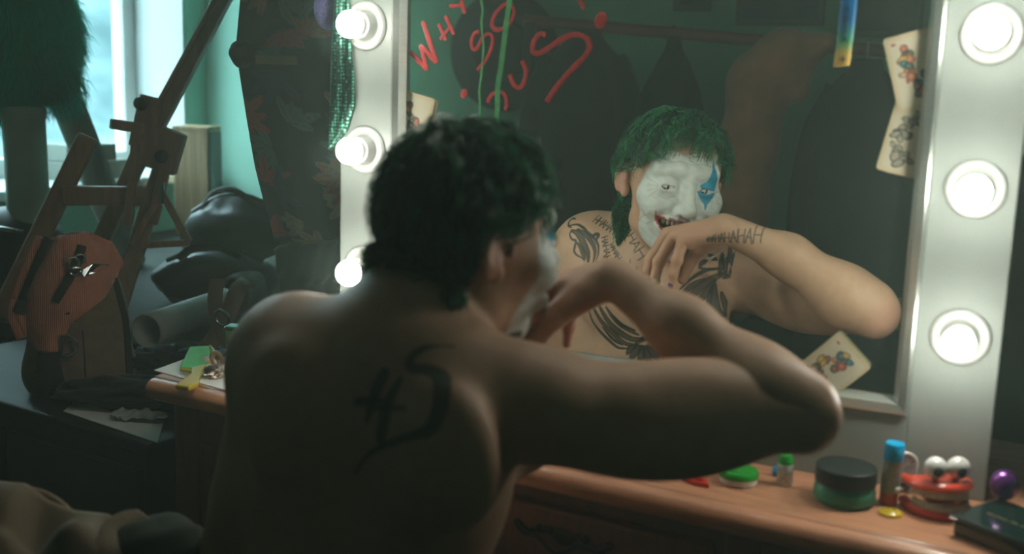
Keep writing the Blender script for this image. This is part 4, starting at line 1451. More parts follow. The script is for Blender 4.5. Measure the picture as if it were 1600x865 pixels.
paper_roll('poster_roll', 'thick white paper roll lying beside the backpack with its open end forward', (-1.0820, 0.4129, 0.6800), (-1.1272, 0.7289, 0.6800), .037, M_PAPER_ROLL)
paper_roll('poster_roll', 'grey poster roll lying behind the brown leather strap, open end dark', (-1.1406, 0.7725, 0.6900), (-1.2983, 1.2838, 0.6900), .047,
           mat('grey_poster_paper', (.20, .22, .19), .5, noise=.3, nscale=8))

# ------------------------------------------------------------------ bags, cloths and straps on the bench
def bag(label, c, r, seed, rz):
    t = thing('nylon_bag', label, 'bag', (c[0], c[1], c[2] - r[2] * .75))
    wobj('body', lump(c, r, seed, .16, 2.6, 48, 30, rz), M_BLACK_BAG, t, smooth=True, angle=0)
    q = Matrix.Rotation(rz, 3, 'Z')
    pts = spline([Vector(c) + q @ Vector((x * r[0], y * r[1], z * r[2])) for x, y, z in ((-.55, -.5, .75), (-.3, -.7, 1.12), (.1, -.75, 1.18), (.45, -.6, .85))], 6)
    wobj('handle', MB().tube(pts, .012, 8, flat=.3), M_BLACK_CLOTH, t, smooth=True)
    wobj('zip', MB().tube(spline([Vector(c) + q @ Vector((x * r[0], -.15 * r[1], z * r[2])) for x, z in ((-.8, .62), (-.3, .98), (.3, 1.0), (.8, .62))], 6), .006, 6), M_KNOB, t, smooth=True)
    return t


bag('slumped black nylon bag lying in front of the other black bag', (-1.2728, 0.8765, 0.7000), (.150, .090, .080), 4, .5)
bag('black nylon bag behind the slumped one, nearer the window wall', (-1.4597, 1.2050, 0.7450), (.160, .100, .130), 8, .35)
sh = MB()
cA, cB, cC, cD = (Vector((-1.0034, 0.7535, 0.8151)), Vector((-0.9015, 0.9590, 0.8938)), Vector((-0.9270, 1.0027, 0.6620)), Vector((-1.0499, 0.8467, 0.6620)))


def sheet_fn(u, v):
    p = (cA.lerp(cB, u)).lerp(cD.lerp(cC, u), v)
    return p + Vector((0, 0, .012 * math.sin(7 * u + 3 * v) + .010 * math.sin(13 * v - 4 * u) + .004 * math.sin(31 * u + 11 * v)))


sh.grid(sheet_fn, 30, 24)
o = obj('plastic_sheet', sh, mat('cloudy_plastic', (.22, .28, .24), .35, noise=.3, nscale=12, bump=.3, bscale=30), smooth=True, solid=.002, angle=0)
tag(o, 'rumpled grey-green plastic sheet lying behind the grey poster roll', 'sheet')
ST2 = thing('leather_strap', 'brown leather strap with a metal ring across the end of the grey poster roll', 'strap', (-0.9895, 0.5512, 0.6600))
stp = spline([(-0.8291, 0.4298, 0.8099), (-0.8215, 0.3871, 0.8017), (-0.8258, 0.3519, 0.7454), (-0.8329, 0.2943, 0.6946), (-0.8501, 0.2122, 0.6554), (-0.8566, 0.1749, 0.6499)], 8)
wobj('band', MB().tube(stp, .017, 8, flat=.22, up=(.4, -.8, .4)), M_LEATHER, ST2, smooth=True)
wobj('band', MB().tube(spline([(-0.8733, 0.3891, 0.8167), (-0.8608, 0.3649, 0.7778), (-0.8277, 0.3384, 0.7374), (-0.7844, 0.3182, 0.7060)], 8), .015, 8, flat=.25, up=(.4, -.8, .4)), M_LEATHER, ST2, smooth=True)
rc = Vector((-0.8099, 0.3225, 0.7578))
wobj('ring', MB().tube([rc + Vector((.016 * math.cos(2 * PI * k / 20), -.003 * math.sin(2 * PI * k / 20), .016 * math.sin(2 * PI * k / 20))) for k in range(20)], .003, 8, closed=True), M_STEEL, ST2, smooth=True)
c_ = Vector((-0.8525, 0.1306, 0.6480))
t = obj('black_scarf', lump(c_, (.135, .050, .030), 12, .45, 5.0, 60, 34, .35), M_BLACK_CLOTH, smooth=True, angle=0)
tag(t, 'crumpled black scarf lying on the white paper in front of the backpack', 'scarf')
c_ = Vector((-0.8713, 0.2874, 0.6680))
t = obj('dark_cloth', lump(c_, (.100, .060, .034), 21, .45, 5.0, 60, 34, .5), mat('dark_teal_cloth', (.014, .026, .024), .8, noise=.4, nscale=30), smooth=True, angle=0)
tag(t, 'dark crumpled cloth between the paper roll and the green brush', 'cloth')
pp_ = MB()
pp_.prism([(-0.9422, 0.0465, 0.6215), (-0.6826, -0.0045, 0.6215), (-0.7936, 0.1467, 0.6215), (-0.9308, 0.2850, 0.6215), (-1.0241, 0.2078, 0.6215)], lambda p: Vector(p), lambda p: Vector(p) + Vector((0, 0, .0015)))
tag(obj('paper_sheet', pp_, M_PAPER), 'white sheet of paper on the low chest, its edge sticking out at the front', 'paper')
pb = MB()
qa, qb, qc, qd = Vector((-0.8291, 0.0424, 0.6320)), Vector((-0.9031, 0.2470, 0.6320)), Vector((-0.7324, 0.0772, 0.6320)), Vector((-0.8071, 0.0466, 0.6320))


def pl_fn(u, v):
    p = qa.lerp(qb, u).lerp(qd.lerp(qc, u), v)
    return p + Vector((0, 0, .0022 * math.sin(9 * u + 5 * v) + .0022 * math.sin(17 * v + 4 * u) + .0016 * math.sin(23 * u + 9 * v)))


pb.grid(pl_fn, 26, 16)
tag(obj('plastic_bag', pb, mat('crinkled_clear_plastic', (.42, .45, .42), .22, noise=.3, nscale=20, bump=.4, bscale=40), smooth=True, solid=.002, angle=0),
    'crinkled see-through plastic bag lying flat on the white paper', 'plastic bag')

# ------------------------------------------------------------------ backpack
BPc = Vector((-0.9737, 0.1029, 0.6200)) + Vector((-.045, .062, 0))
BP = thing('backpack', 'brown suede backpack with a salmon corduroy flap standing on the low chest', 'backpack', BPc, math.radians(40))
M_SUEDE = mat('brown_suede', (.20, .145, .095), .9, noise=.45, nscale=40, bump=.25, bscale=300, sheen=.3)
M_CORD = mat('salmon_corduroy', (.62, .24, .16), .85, noise=.35, nscale=18, sheen=.3)
wave_bump(M_CORD, 90, .55, 'X')
M_STRAP = mat('black_webbing', (.012, .012, .012), .7, bump=.2, bscale=400)
S_ = SDF()
for z_, rx_, ry_ in ((.030, .094, .058), (.055, .092, .056), (.13, .088, .050), (.19, .078, .044), (.245, .046, .030)):
    S_.ell((0, 0, z_), (rx_, ry_, .062), .05)
S_.ell((0, 0, -.05), (.2, .2, .052), .008, 's')
Vb, Qb = S_.mesh((-.13, -.09, -.01), (.13, .09, .36), .006)
o = np_mesh('body', Vb, Qb, M_SUEDE, None)
o.parent = BP


def bp_front(x, z):
    """front surface of the pack: smallest y still outside"""
    lo, hi = -.12, 0.0
    for _ in range(14):
        mid = (lo + hi) / 2
        if S_.at(np.array([[x, mid, z]]), .05)[0] > 0:
            lo = mid
        else:
            hi = mid
    return hi


KX = .00121


def px(x, y, off=.004):
    X, Z = (x - 118) * KX, (628 - y) * KX
    return Vector((X, bp_front(max(-.085, min(.085, X)), max(.004, min(.30, Z))) - off, Z))


Lc = [(78, 384), (62, 425), (42, 468), (30, 500), (44, 532), (66, 552)]
Rc = [(134, 374), (172, 392), (188, 424), (160, 472), (112, 508), (92, 550)]
fm_ = MB()


def flap_fn(u, v):
    a, b = lerp_curve([(*p, 0) for p in Lc], v), lerp_curve([(*p, 0) for p in Rc], v)
    p = a.lerp(b, u)
    q = px(p.x, p.y, .007)
    q.y -= .007 * math.sin(PI * u) + .003 * math.sin(9 * u + 4 * v) * math.sin(PI * v)
    return q


fm_.grid(flap_fn, 24, 30)
fo = obj('flap', fm_, M_CORD, BP, smooth=True, solid=.006, angle=0, label='salmon corduroy flap')
tb = MB()
tb.tube([px(p.x, p.y, .016) for p in spline([(84, 384, 0), (66, 424, 0), (48, 466, 0), (36, 496, 0)], 5)], .011, 8, flat=.25, up=(0, -1, 0))
obj('dark_band', tb, M_STRAP, fo, smooth=True)
obj('side_panel', MB().tube([px(p.x, p.y, .006) for p in spline([(72, 384, 0), (54, 424, 0), (37, 466, 0), (30, 500, 0), (40, 535, 0)], 5)], .012, 8, flat=.35, up=(0, -1, 0)), M_CORD, BP, smooth=True)
obj('flap_strap', MB().tube([px(p.x, p.y, .018) for p in spline([(130, 392, 0), (122, 418, 0), (108, 446, 0), (92, 474, 0)], 5)], .0085, 8, flat=.25, up=(0, -1, 0)), M_STRAP, fo, smooth=True)
bk = MB()
for cx, cy, rx_, ry_ in ((118, 416, 9, 9), (122, 428, 9, 6), (128, 410, 7, 7)):
    cc = px(cx, cy, .024)
    bk.tube([cc + Vector((rx_ * KX * math.cos(2 * PI * k / 16), .002 * math.sin(4 * PI * k / 16), ry_ * KX * math.sin(2 * PI * k / 16))) for k in range(16)], .0024, 6, closed=True)
obj('buckle', bk, M_STEEL, fo, smooth=True)
bt = MB()
bt.prism([(128, 428), (146, 418), (168, 424), (150, 432), (134, 436)], lambda p: px(p[0], p[1], .026), lambda p: px(p[0], p[1], .022))
obj('buckle_tongue', bt, M_STEEL, fo)
cc = px(108, 540, .012)
dr_ = MB()
dr_.tube([cc + Vector((.015 * math.cos(t_), -.004, .019 * math.sin(t_))) for t_ in [(-PI / 2) + PI * k / 12 for k in range(13)]] +
         [cc + Vector((-.012, 0, .019)), cc + Vector((-.012, 0, -.019))], .0033, 8, closed=True)
obj('d_ring', dr_, M_STEEL, BP, smooth=True)
obj('rivet', MB().ball(px(110, 536, .004), .004, 10, 8), M_STEEL, BP, smooth=True)
sb = MB()
sb.tube([px(p.x, p.y, .010) for p in spline([(78, 548, 0), (84, 580, 0), (92, 625, 0)], 5)], .017, 8, flat=.15, up=(0, -1, 0))
obj('shoulder_strap', sb, M_STRAP, BP, smooth=True)
obj('side_strap', MB().tube([px(p.x, p.y, .006) for p in spline([(174, 446, 0), (186, 500, 0), (192, 560, 0), (194, 615, 0)], 5)], .006, 8, flat=.5, up=(0, -1, 0)), M_STRAP, BP, smooth=True)
obj('slit_pocket', MB().tube([px(96, 493, .016), px(112, 490, .016)], .0035, 6), M_STRAP, fo, smooth=True)
obj('seam', MB().tube([px(p.x, p.y, .001) for p in spline([(128, 520, 0), (130, 570, 0), (131, 618, 0)], 5)], .0012, 6), M_STRAP, BP, smooth=True)

# ------------------------------------------------------------------ things at the window
def carton(label, c, s, rz, m, grp=None):
    o = obj('carton', MB().box((0, 0, s[2] / 2), s), m, bevel=.002, loc=c, rot=(0, 0, rz))
    tag(o, label, 'box', grp)
    return o


M_CARD = mat('grey_cardboard', (.26, .28, .25), .8, noise=.25, nscale=10)
carton('flat grey cardboard box on the window sill, the lower of two', (-2.36, 1.52, .848), (.20, .26, .060), .1, M_CARD)
carton('smaller grey cardboard box lying on top of the flat one on the sill', (-2.37, 1.51, .909), (.15, .20, .055), -.12, M_CARD)
M_PINE = mat('striped_pine', (.62, .44, .27), .5, col2=(.36, .22, .12), nscale=7, stretch=(14, 14, .6))
cr = thing('wooden_box', 'pale striped wooden box standing upright on the bench by the mint wall', 'box', (-2.10, 1.80, .64), math.radians(18))
obj('body', MB().box((0, 0, .19), (.125, .12, .372)), M_PINE, cr, bevel=.003)
obj('lid', MB().box((0, 0, .382), (.132, .127, .014)), M_PINE, cr, bevel=.003)
obj('side_board', MB().box((.066, 0, .19), (.006, .112, .36)), mat('dark_grey_face', (.14, .18, .16), .6, noise=.3), cr, bevel=.002)  # right face of the box, coloured darker and greyer than the striped pine


def canvas_roll(label, a, b, r, m):
    a, b = Vector(a), Vector(b)
    t = thing('canvas_roll', label, 'roll', (a.x, a.y, .64))
    wobj('tube', MB().tube([a, a.lerp(b, .5), b], r, 28, cap=False), m, t, smooth=True, solid=.004, angle=0)
    return t


M_CANVAS = mat('raw_canvas', (.34, .34, .29), .8, noise=.25, nscale=20, bump=.2, bscale=200)
canvas_roll('tall grey canvas roll leaning beside the green feather costume', (-1.8355, 1.1773, 0.6450), (-1.8451, 0.9060, 1.2424), .042, M_CANVAS)
canvas_roll('pale upright canvas roll under the green feather costume', (-1.7873, 0.7633, 0.6450), (-1.8406, 0.8044, 1.1105), .052, mat('pale_canvas', (.50, .62, .52), .8, noise=.2))
c_ = Vector((-1.8557, 0.7627, 0.7300))
t = thing('holdall', 'dark holdall on the bench at the left, behind the easel leg', 'bag', (c_.x, c_.y, .64))
wobj('body', lump(c_, (.15, .11, .12), 33, .14, 2.4, 40, 24, .4), mat('dark_teal_nylon', (.012, .030, .034), .5, noise=.4), t, smooth=True, angle=0)
wobj('trim', MB().tube(spline([c_ + Vector((-.13, -.06, .05)), c_ + Vector((-.03, -.10, .085)), c_ + Vector((.10, -.05, .07))], 6), .006, 8), M_STEEL, t, smooth=True)

# green feather costume hanging on a stand
FC = thing('feather_costume', 'shaggy green feather costume hanging on a tall stand before the window', 'costume', (-1.86, .86, .64))
M_FEATH = mat('green_feathers', (.008, .34, .24), .5, noise=.5, nscale=25, sheen=.3)
_fn = M_FEATH.node_tree
_tr = _fn.nodes.new('ShaderNodeBsdfTranslucent')
_tr.inputs['Color'].default_value = (.015, .55, .42, 1)
_mx = _fn.nodes.new('ShaderNodeMixShader')
_mx.inputs[0].default_value = .45
_fn.links.new(_fn.nodes['Principled BSDF'].outputs[0], _mx.inputs[1])
_fn.links.new(_tr.outputs[0], _mx.inputs[2])
_fn.links.new(_mx.outputs[0], _fn.nodes['Material Output'].inputs['Surface'])
S_ = SDF()
ca, cb, cc2 = np.array((-1.9633, 0.9135, 1.6649)), np.array((-1.9006, 0.8757, 1.3281)), np.array((-1.8007, 0.8912, 1.1790))
S_.cone(ca, cb, .10, .120, .06)
S_.cone(cb, cc2, .12, .055, .06)
S_.cone(cb, np.array((-1.9098, 0.8351, 1.1413)), .12, .07, .06)
lo_ = np.minimum(np.minimum(ca, cb), cc2) - .25
hi_ = np.maximum(np.maximum(ca, cb), cc2) + .25
Vf, Qf = S_.mesh(lo_, hi_, .012)
core = np_mesh('feather_core', Vf, Qf, M_FEATH, FC)
rr_ = np.random.RandomState(5)
ids = rr_.choice(len(Vf), 9000)
fv, ff = [], []
cen = (ca + cb) / 2
for k, i in enumerate(ids):
    p = Vf[i]
    d = p - cen
    d[2] = -.10 + rr_.normal() * .05
    d = d / np.linalg.norm(d) + rr_.normal(size=3) * .35 + np.array((0, 0, -.9))
    d /= np.linalg.norm(d)
    L_ = .028 + .034 * rr_.rand()
    s_ = np.cross(d, rr_.normal(size=3))
    s_ /= np.linalg.norm(s_)
    w_ = .0010
    b0 = len(fv)
    mid_ = p + d * L_ * .55 + s_ * .004
    tip_ = p + d * L_ + np.array((0, 0, -.012))
    fv += [p - s_ * w_, p + s_ * w_, mid_ - s_ * w_, mid_ + s_ * w_, tip_]
    ff += [(b0, b0 + 1, b0 + 3, b0 + 2), (b0 + 2, b0 + 3, b0 + 4, b0 + 4)]
fmb = MB()
fmb.v = [tuple(v) for v in fv]
fmb.f = [q if q[2] != q[3] else q[:3] for q in ff]
wobj('feather_fringe', fmb, M_FEATH, FC, kind='stuff')
sp = MB().tube([(ca[0], ca[1], .66), (ca[0], ca[1], ca[2] + .05)], .012, 10)
wobj('stand_pole', sp, M_STEEL, FC, smooth=True)
wobj('stand_base', MB().lathe([(0, .641), (.11, .641), (.11, .652), (.02, .662), (0, .662)], 24, (ca[0], ca[1], 0)), M_STEEL, FC, smooth=True)

# ------------------------------------------------------------------ floral shirt hanging from a ceiling rail
RL = thing('hanging_rail', 'steel clothes rail hung from the ceiling above the floral shirt', 'rail', (-.50, .55, 2.70))
wobj('pole', MB().tube([(-1.05, .32, 1.86), (.05, .80, 1.86)], .012, 10), M_STEEL, RL, smooth=True)
for p in ((-1.0, .342), (.0, .778)):
    wobj('rod', MB().tube([(p[0], p[1], 1.86), (p[0], p[1], 2.70)], .006, 8), M_STEEL, RL, smooth=True)
LCs = [(-0.8137, 0.4424, 1.6361), (-0.8128, 0.4030, 1.4325), (-0.8121, 0.3893, 1.3607), (-0.8102, 0.3738, 1.2769), (-0.7998, 0.3691, 1.2294), (-0.7757, 0.3613, 1.1344), (-0.7539, 0.3548, 1.0513), (-0.7283, 0.3512, 0.9743), (-0.7063, 0.3488, 0.9116)]
RDIR = Vector((.910, .413, 0)).normalized()
BDIR = Vector((-.413, .910, 0)).normalized()
RW = [.24, .40, .42, .43, .43, .42, .40, .37, .33]
NU, NV = 150, 190
sv, sf, uvs = [], [], []
for j in range(NV + 1):
    t_ = j / NV
    a = lerp_curve(LCs, t_)
    w_ = lerp_curve([(x, 0, 0) for x in RW], t_).x
    for i in range(NU + 1):
        u = i / NU
        p = a + RDIR * (u * w_)
        p = p + BDIR * (-.035 * math.sin(PI * min(u, 1)) + .012 * math.sin(17 * u + 1.5 * t_) * (.3 + t_) + .005 * math.sin(39 * u + 5 * t_))
        p.z += (.035 * u if j > NV - 20 else 0) * (j - NV + 20) / 20
        sv.append(tuple(p))
        uvs.append((u * w_, t_ * .72))
for j in range(NV):
    for i in range(NU):
        a = j * (NU + 1) + i
        sf.append((a, a + 1, a + NU + 2, a + NU + 1))
SHT = thing('floral_shirt', 'dark shirt printed with red and ochre leaves, hanging left of the mirror', 'shirt', (-.55, .40, .92))
sm = MB()
sm.add(sv, sf)
so = wobj('cloth', sm, mat('printed_viscose', (.02, .03, .03), .75, attr='Col', bump=.15, bscale=300), SHT, smooth=True, angle=0)
UV = np.array(uvs)
cc_ = np.empty((len(UV), 3))
cc_[:] = (.034, .046, .046)
rf = random.Random(3)
pal = [(.20, .055, .04), (.16, .05, .045), (.05, .10, .085), (.13, .12, .07), (.03, .05, .075), (.18, .08, .05), (.06, .09, .07)]
for k in range(46):
    c0 = np.array((rf.uniform(-.02, .44), rf.uniform(.10, .74)))
    col = np.array(pal[rf.randrange(len(pal))]) * 1.5
    a0 = rf.uniform(0, 2 * PI)
    for l in range(rf.choice((4, 5, 6))):
        an = a0 + (l - 2.5) * .55
        L_ = rf.uniform(.035, .065)
        dv = np.array((math.cos(an), math.sin(an)))
        q = UV - c0
        al = q @ dv
        ac = np.abs(q @ np.array((-dv[1], dv[0])))
        wid = .0085 * np.sqrt(np.clip(np.sin(PI * np.clip(al / L_, 0, 1)), 0, 1))
        m_ = (al > 0) & (al < L_) & (ac < wid)
        cc_[m_] = col * (1.0 - .35 * (ac[m_, None] < .0012))
m_ = (UV[:, 0] > .035) & (UV[:, 0] < .12) & (UV[:, 1] > .305) & (UV[:, 1] < .335)
cc_[m_] = (.22, .20, .11)
paint_attr(so.data, cc_)
so.modifiers.new('solid', 'SOLIDIFY').thickness = .003
wobj('sleeve', lump(Vector((-0.7888, 0.3690, 1.2605)), (.022, .03, .025), 3, .2, 3, 20, 14, 0, False), M_BLACK_CLOTH, SHT, smooth=True, angle=0)
hg = MB()
a, b = Vector(LCs[0]), Vector(LCs[0]) + RDIR * .24
top = (a + b) / 2 + Vector((0, 0, .09))
hg.tube([a, top, b, a], .006, 8)
hg.tube([top, top + Vector((0, 0, .04)), (top.x, top.y, 1.872)], .003, 8)
wobj('hanger', hg, M_EASEL, SHT, smooth=True)

# ------------------------------------------------------------------ sequinned scarf and glitter ball on the mirror's left edge
SQ = thing('sequin_scarf', 'green sequinned scarf hung over the left edge of the mirror', 'scarf', (-.335, -.02, 1.20))
M_SEQ = bpy.data.materials.new('green_sequins')
M_SEQ.use_nodes = True
nt = M_SEQ.node_tree
bs = nt.nodes['Principled BSDF']
tc = nt.nodes.new('ShaderNodeTexCoord')
vo = nt.nodes.new('ShaderNodeTexVoronoi')
vo.inputs['Scale'].default_value = 210
vo.inputs['Randomness'].default_value = .25
nt.links.new(tc.outputs['Object'], vo.inputs['Vector'])
cr_ = nt.nodes.new('ShaderNodeValToRGB')
cr_.color_ramp.elements[0].position = .30
cr_.color_ramp.elements[0].color = (.10, .40, .26, 1)
cr_.color_ramp.elements[1].position = .42
cr_.color_ramp.elements[1].color = (.004, .022, .017, 1)
nt.links.new(vo.outputs['Distance'], cr_.inputs['Fac'])
nt.links.new(cr_.outputs['Color'], bs.inputs['Base Color'])
bs.inputs['Metallic'].default_value = .65
bs.inputs['Roughness'].default_value = .42
bp_ = nt.nodes.new('ShaderNodeBump')
bp_.inputs['Strength'].default_value = .8
bp_.inputs['Distance'].default_value = .002
nt.links.new(vo.outputs['Distance'], bp_.inputs['Height'])
nt.links.new(bp_.outputs['Normal'], bs.inputs['Normal'])
SL = [(-.372, -.022, 1.672), (-0.3292, -0.0220, 1.4003), (-0.3299, -0.0220, 1.3312), (-0.3329, -0.0220, 1.2787), (-0.3338, -0.0220, 1.2255), (-0.3347, -0.0220, 1.1717), (-0.3367, -0.0220, 1.1371), (-0.3356, -0.0220, 1.1253)]
SR = [(-.312, -.022, 1.672), (-0.3032, -0.0220, 1.3998), (-0.3048, -0.0220, 1.3313), (-0.3013, -0.0220, 1.2791), (-0.2956, -0.0220, 1.2266), (-0.2943, -0.0220, 1.1867), (-0.3067, -0.0220, 1.1513), (-0.3334, -0.0220, 1.1236)]
sq = MB()


def seq_fn(u, v):
    a, b = lerp_curve(SL, v), lerp_curve(SR, v)
    p = a.lerp(b, u)
    p.y += -.004 * math.sin(PI * u) + .002 * math.sin(9 * u + 6 * v)
    return p


sq.grid(seq_fn, 16, 60)
wobj('cloth', sq, M_SEQ, SQ, smooth=True, solid=.002, angle=0)
wobj('back_fold', MB().box((-.342, .018, 1.672), (.058, .084, .003)), M_SEQ, SQ)
PB = thing('glitter_ball', 'purple glitter ball hanging behind the green sequinned scarf', 'ball', (-0.3739, 0.0300, 1.3223))
c_ = Vector((-0.3739, 0.0300, 1.3241))
gb = MB()
gb.ball(c_, (.021, .021, .032), 28, 20)
wobj('ball', gb, mat('purple_glitter', (.30, .26, .62), .35, metal=.6, bump=1.0, bscale=500, noise=.5, nscale=300), PB, smooth=True, angle=0)
wobj('cord', MB().tube([c_ + Vector((0, 0, .031)), (c_.x, c_.y, 1.70), (c_.x + .04, .02, 1.668)], .0012, 6), M_BLACK_CLOTH, PB, smooth=True)

# ------------------------------------------------------------------ chair with a khaki coat in the foreground
CHR = thing('wooden_chair', 'wooden chair at the lower left under the khaki coat', 'chair', (-.50, -.66, 0), math.radians(20))
obj('seat', MB().box((0, 0, .44), (.40, .38, .03)), M_DARK_WOOD, CHR, bevel=.006)
for sx in (-1, 1):
    obj('leg', MB().tube([(sx * .17, -.16, .428), (sx * .18, -.18, 0)], [.018, .014], 8), M_DARK_WOOD, CHR, smooth=True)
    obj('leg', MB().tube([(sx * .17, .17, .428), (sx * .17, .19, 0)], [.018, .014], 8), M_DARK_WOOD, CHR, smooth=True)
    obj('back_post', MB().tube([(sx * .17, .17, .45), (sx * .17, .185, .68)], [.016, .013], 8), M_DARK_WOOD, CHR, smooth=True)
obj('back_rail', MB().box((0, .187, .65), (.36, .02, .08)), M_DARK_WOOD, CHR, bevel=.005)
CT = thing('khaki_coat', 'khaki coat with an upturned collar thrown over the chair back at the lower left', 'coat', (-.45, -.50, .45))
M_KHAKI = mat('khaki_twill', (.12, .085, .045), .85, noise=.25, nscale=30, bump=.15, bscale=300, sheen=.15)
ctA = [(-0.6323, -0.4988, 0.7318), (-0.5600, -0.4769, 0.7354), (-0.5011, -0.4725, 0.7374), (-0.4732, -0.4603, 0.7361), (-0.4396, -0.4587, 0.7243), (-0.3998, -0.4540, 0.7145), (-0.3582, -0.4464, 0.7152), (-0.3257, -0.4355, 0.6965), (-0.2812, -0.4163, 0.6929)]
cm = MB()


def coat_fn(u, v):
    p = lerp_curve(ctA, u)
    # falls over the chair back towards the viewer
    fwd = Vector((.30, -.80, 0)) * (.16 * math.sin(min(v, .6) / .6 * PI / 2))
    p = p + fwd + Vector((0, 0, -.05 * v - .36 * max(0, v - .25)))
    f = .020 * math.sin(9 * u + 2.5 * v) + .012 * math.sin(21 * u - 5 * v) + .008 * math.sin(14 * v + 6 * u)
    return p + Vector((.1, -.2, 1)) * f * min(1, v * 5)


cm.grid(coat_fn, 70, 50)
wobj('cloth', cm, M_KHAKI, CT, smooth=True, solid=.010, angle=0)
bk_ = MB()


def coat_back(u, v):
    p = lerp_curve(ctA, u)
    return p + Vector((-.02, .04, 0)) * min(1, v * 3) + Vector((0, 0, -.22 * v)) + Vector((-.3, .9, 0)) * (.012 * math.sin(16 * u + 3 * v))


bk_.grid(coat_back, 60, 20)
wobj('back_panel', bk_, M_KHAKI, CT, smooth=True, solid=.008, angle=0)
cl = MB()
cA_ = spline([(-0.3208, -0.5413, 0.7132), (-0.3119, -0.5131, 0.7233), (-0.3275, -0.4854, 0.7300), (-0.3243, -0.4611, 0.7334), (-0.3168, -0.4469, 0.7321), (-0.3135, -0.4466, 0.7257), (-0.3168, -0.4594, 0.7250)], 6)
cl.add([p + o_ for p in cA_ for o_ in (Vector((0, 0, 0)), Vector((.025, .012, -.022)))], [(2 * k, 2 * k + 1, 2 * k + 3, 2 * k + 2) for k in range(len(cA_) - 1)])
wobj('collar', cl, M_KHAKI, CT, smooth=True, solid=.006, angle=0)
c_ = Vector((-0.2843, -0.4499, 0.6989))
t = obj('green_cloth', lump(c_, (.060, .050, .030), 15, .2, 2.5, 36, 20, .4, False), mat('dark_green_felt', (.014, .022, .012), .9, noise=.3), smooth=True, angle=0)
tag(t, 'dark green cloth bundled against the collar of the khaki coat', 'cloth')


# ================================================================== things on the dressing table, right side
TZ1 = TZ + .0004
M_RED = mat('red_plastic', (.62, .035, .025), .28, coat=.3)
M_GREENP = mat('green_plastic', (.02, .36, .04), .25, coat=.3)
M_WHITEP = mat('white_plastic', (.66, .66, .60), .3, coat=.2)
M_BLACKP = mat('black_gloss', (.010, .016, .015), .12, coat=.6)
M_GOLD = mat('gold_print', (.62, .50, .22), .35, metal=.5)

# red hair clip
hc_ = MB()
a, b = Vector((0.2073, -0.0895, 0.7630)), Vector((0.2670, -0.1266, 0.7630))
d = (b - a).normalized()
n_ = Vector((-d.y, d.x, 0))
L_ = (b - a).length
out = [(0, -.006), (.3, -.010), (.6, -.0115), (.85, -.007), (1, 0), (.85, .007), (.6, .0115), (.3, .010), (0, .006)]
inn = [(.62, -.0035), (.78, -.0035), (.84, 0), (.78, .0035), (.62, .0035), (.58, 0)]
clip = thing('hair_clip', 'red plastic hair clip with a slot, lying left of the green-lidded tub', 'hair clip', (a.x, a.y, TZ))
q_ = [a + d * (u * L_) + n_ * w for u, w in out]
hm_ = MB()
for i in range(len(out)):
    pass
# ring built as quads between the outline and the slot
ring_o = [a + d * (u * L_) + n_ * w for u, w in [(0.0, -.006), (.45, -.011), (.78, -.009), (1, 0), (.78, .009), (.45, .011), (0, .006)]]
ring_i = [a + d * (u * L_) + n_ * w for u, w in [(.54, -.002), (.60, -.004), (.76, -.0035), (.86, 0), (.76, .0035), (.60, .004), (.54, .002)]]
k = len(ring_o)
hm_.add(ring_o + ring_i, [(i, (i + 1) % k, (i + 1) % k + k, i + k) for i in range(k)])
wobj('clip_plate', hm_, M_RED, clip, solid=.005, bevel=.0012)
wobj('spring_bar', MB().tube([a + d * .004 + Vector((0, 0, -.0012)), a + d * (L_ * .56) + Vector((0, 0, -.0012))], .0014, 6), M_RED, clip, smooth=True)

# white tub with green lid
c = Vector((0.2928, -0.0884, 0.7600))
TB = thing('cream_tub', 'small white tub with a bright green lid between the red clip and the silver bottle', 'tub', c)
obj('base', MB().lathe([(0, .0003), (.0205, .0003), (.0225, .002), (.0225, .0085), (0, .0085)], 40), M_WHITEP, TB, smooth=True)
obj('lid', MB().lathe([(0, .0086), (.0236, .0086), (.0240, .0095), (.0240, .0140), (.0225, .0165), (.0185, .0172), (.017, .0166), (0, .0160)], 40), M_GREENP, TB, smooth=True)

# silver bottle with green cap ring
c = Vector((0.3444, -0.0695, 0.7600))
BT = thing('silver_bottle', 'small silver bottle with a green top, standing by itself right of the tub', 'bottle', c)
obj('body', MB().lathe([(0, .0003), (.0090, .0003), (.0096, .0015), (.0096, .026), (.0090, .027), (0, .027)], 24), mat('crinkled_silver', (.62, .62, .58), .28, metal=.9, noise=.5, nscale=220, bump=.5, bscale=500), BT, smooth=True)
obj('cap', MB().lathe([(0, .0271), (.0085, .0271), (.0088, .034), (.0070, .038), (0, .0385)], 24), M_GREENP, BT, smooth=True)
c = Vector((0.3249, -0.0433, 0.7660))
o = obj('blue_cap', MB().lathe([(0, 0), (.0055, 0), (.006, .001), (.006, .015), (.005, .017), (0, .017)], 18, R=Matrix.Rotation(PI / 2, 3, 'Y')), mat('blue_plastic', (.01, .22, .46), .3, coat=.3), smooth=True, loc=c, rot=(0, 0, .4))
tag(o, 'tiny blue cap lying behind the silver bottle', 'cap')

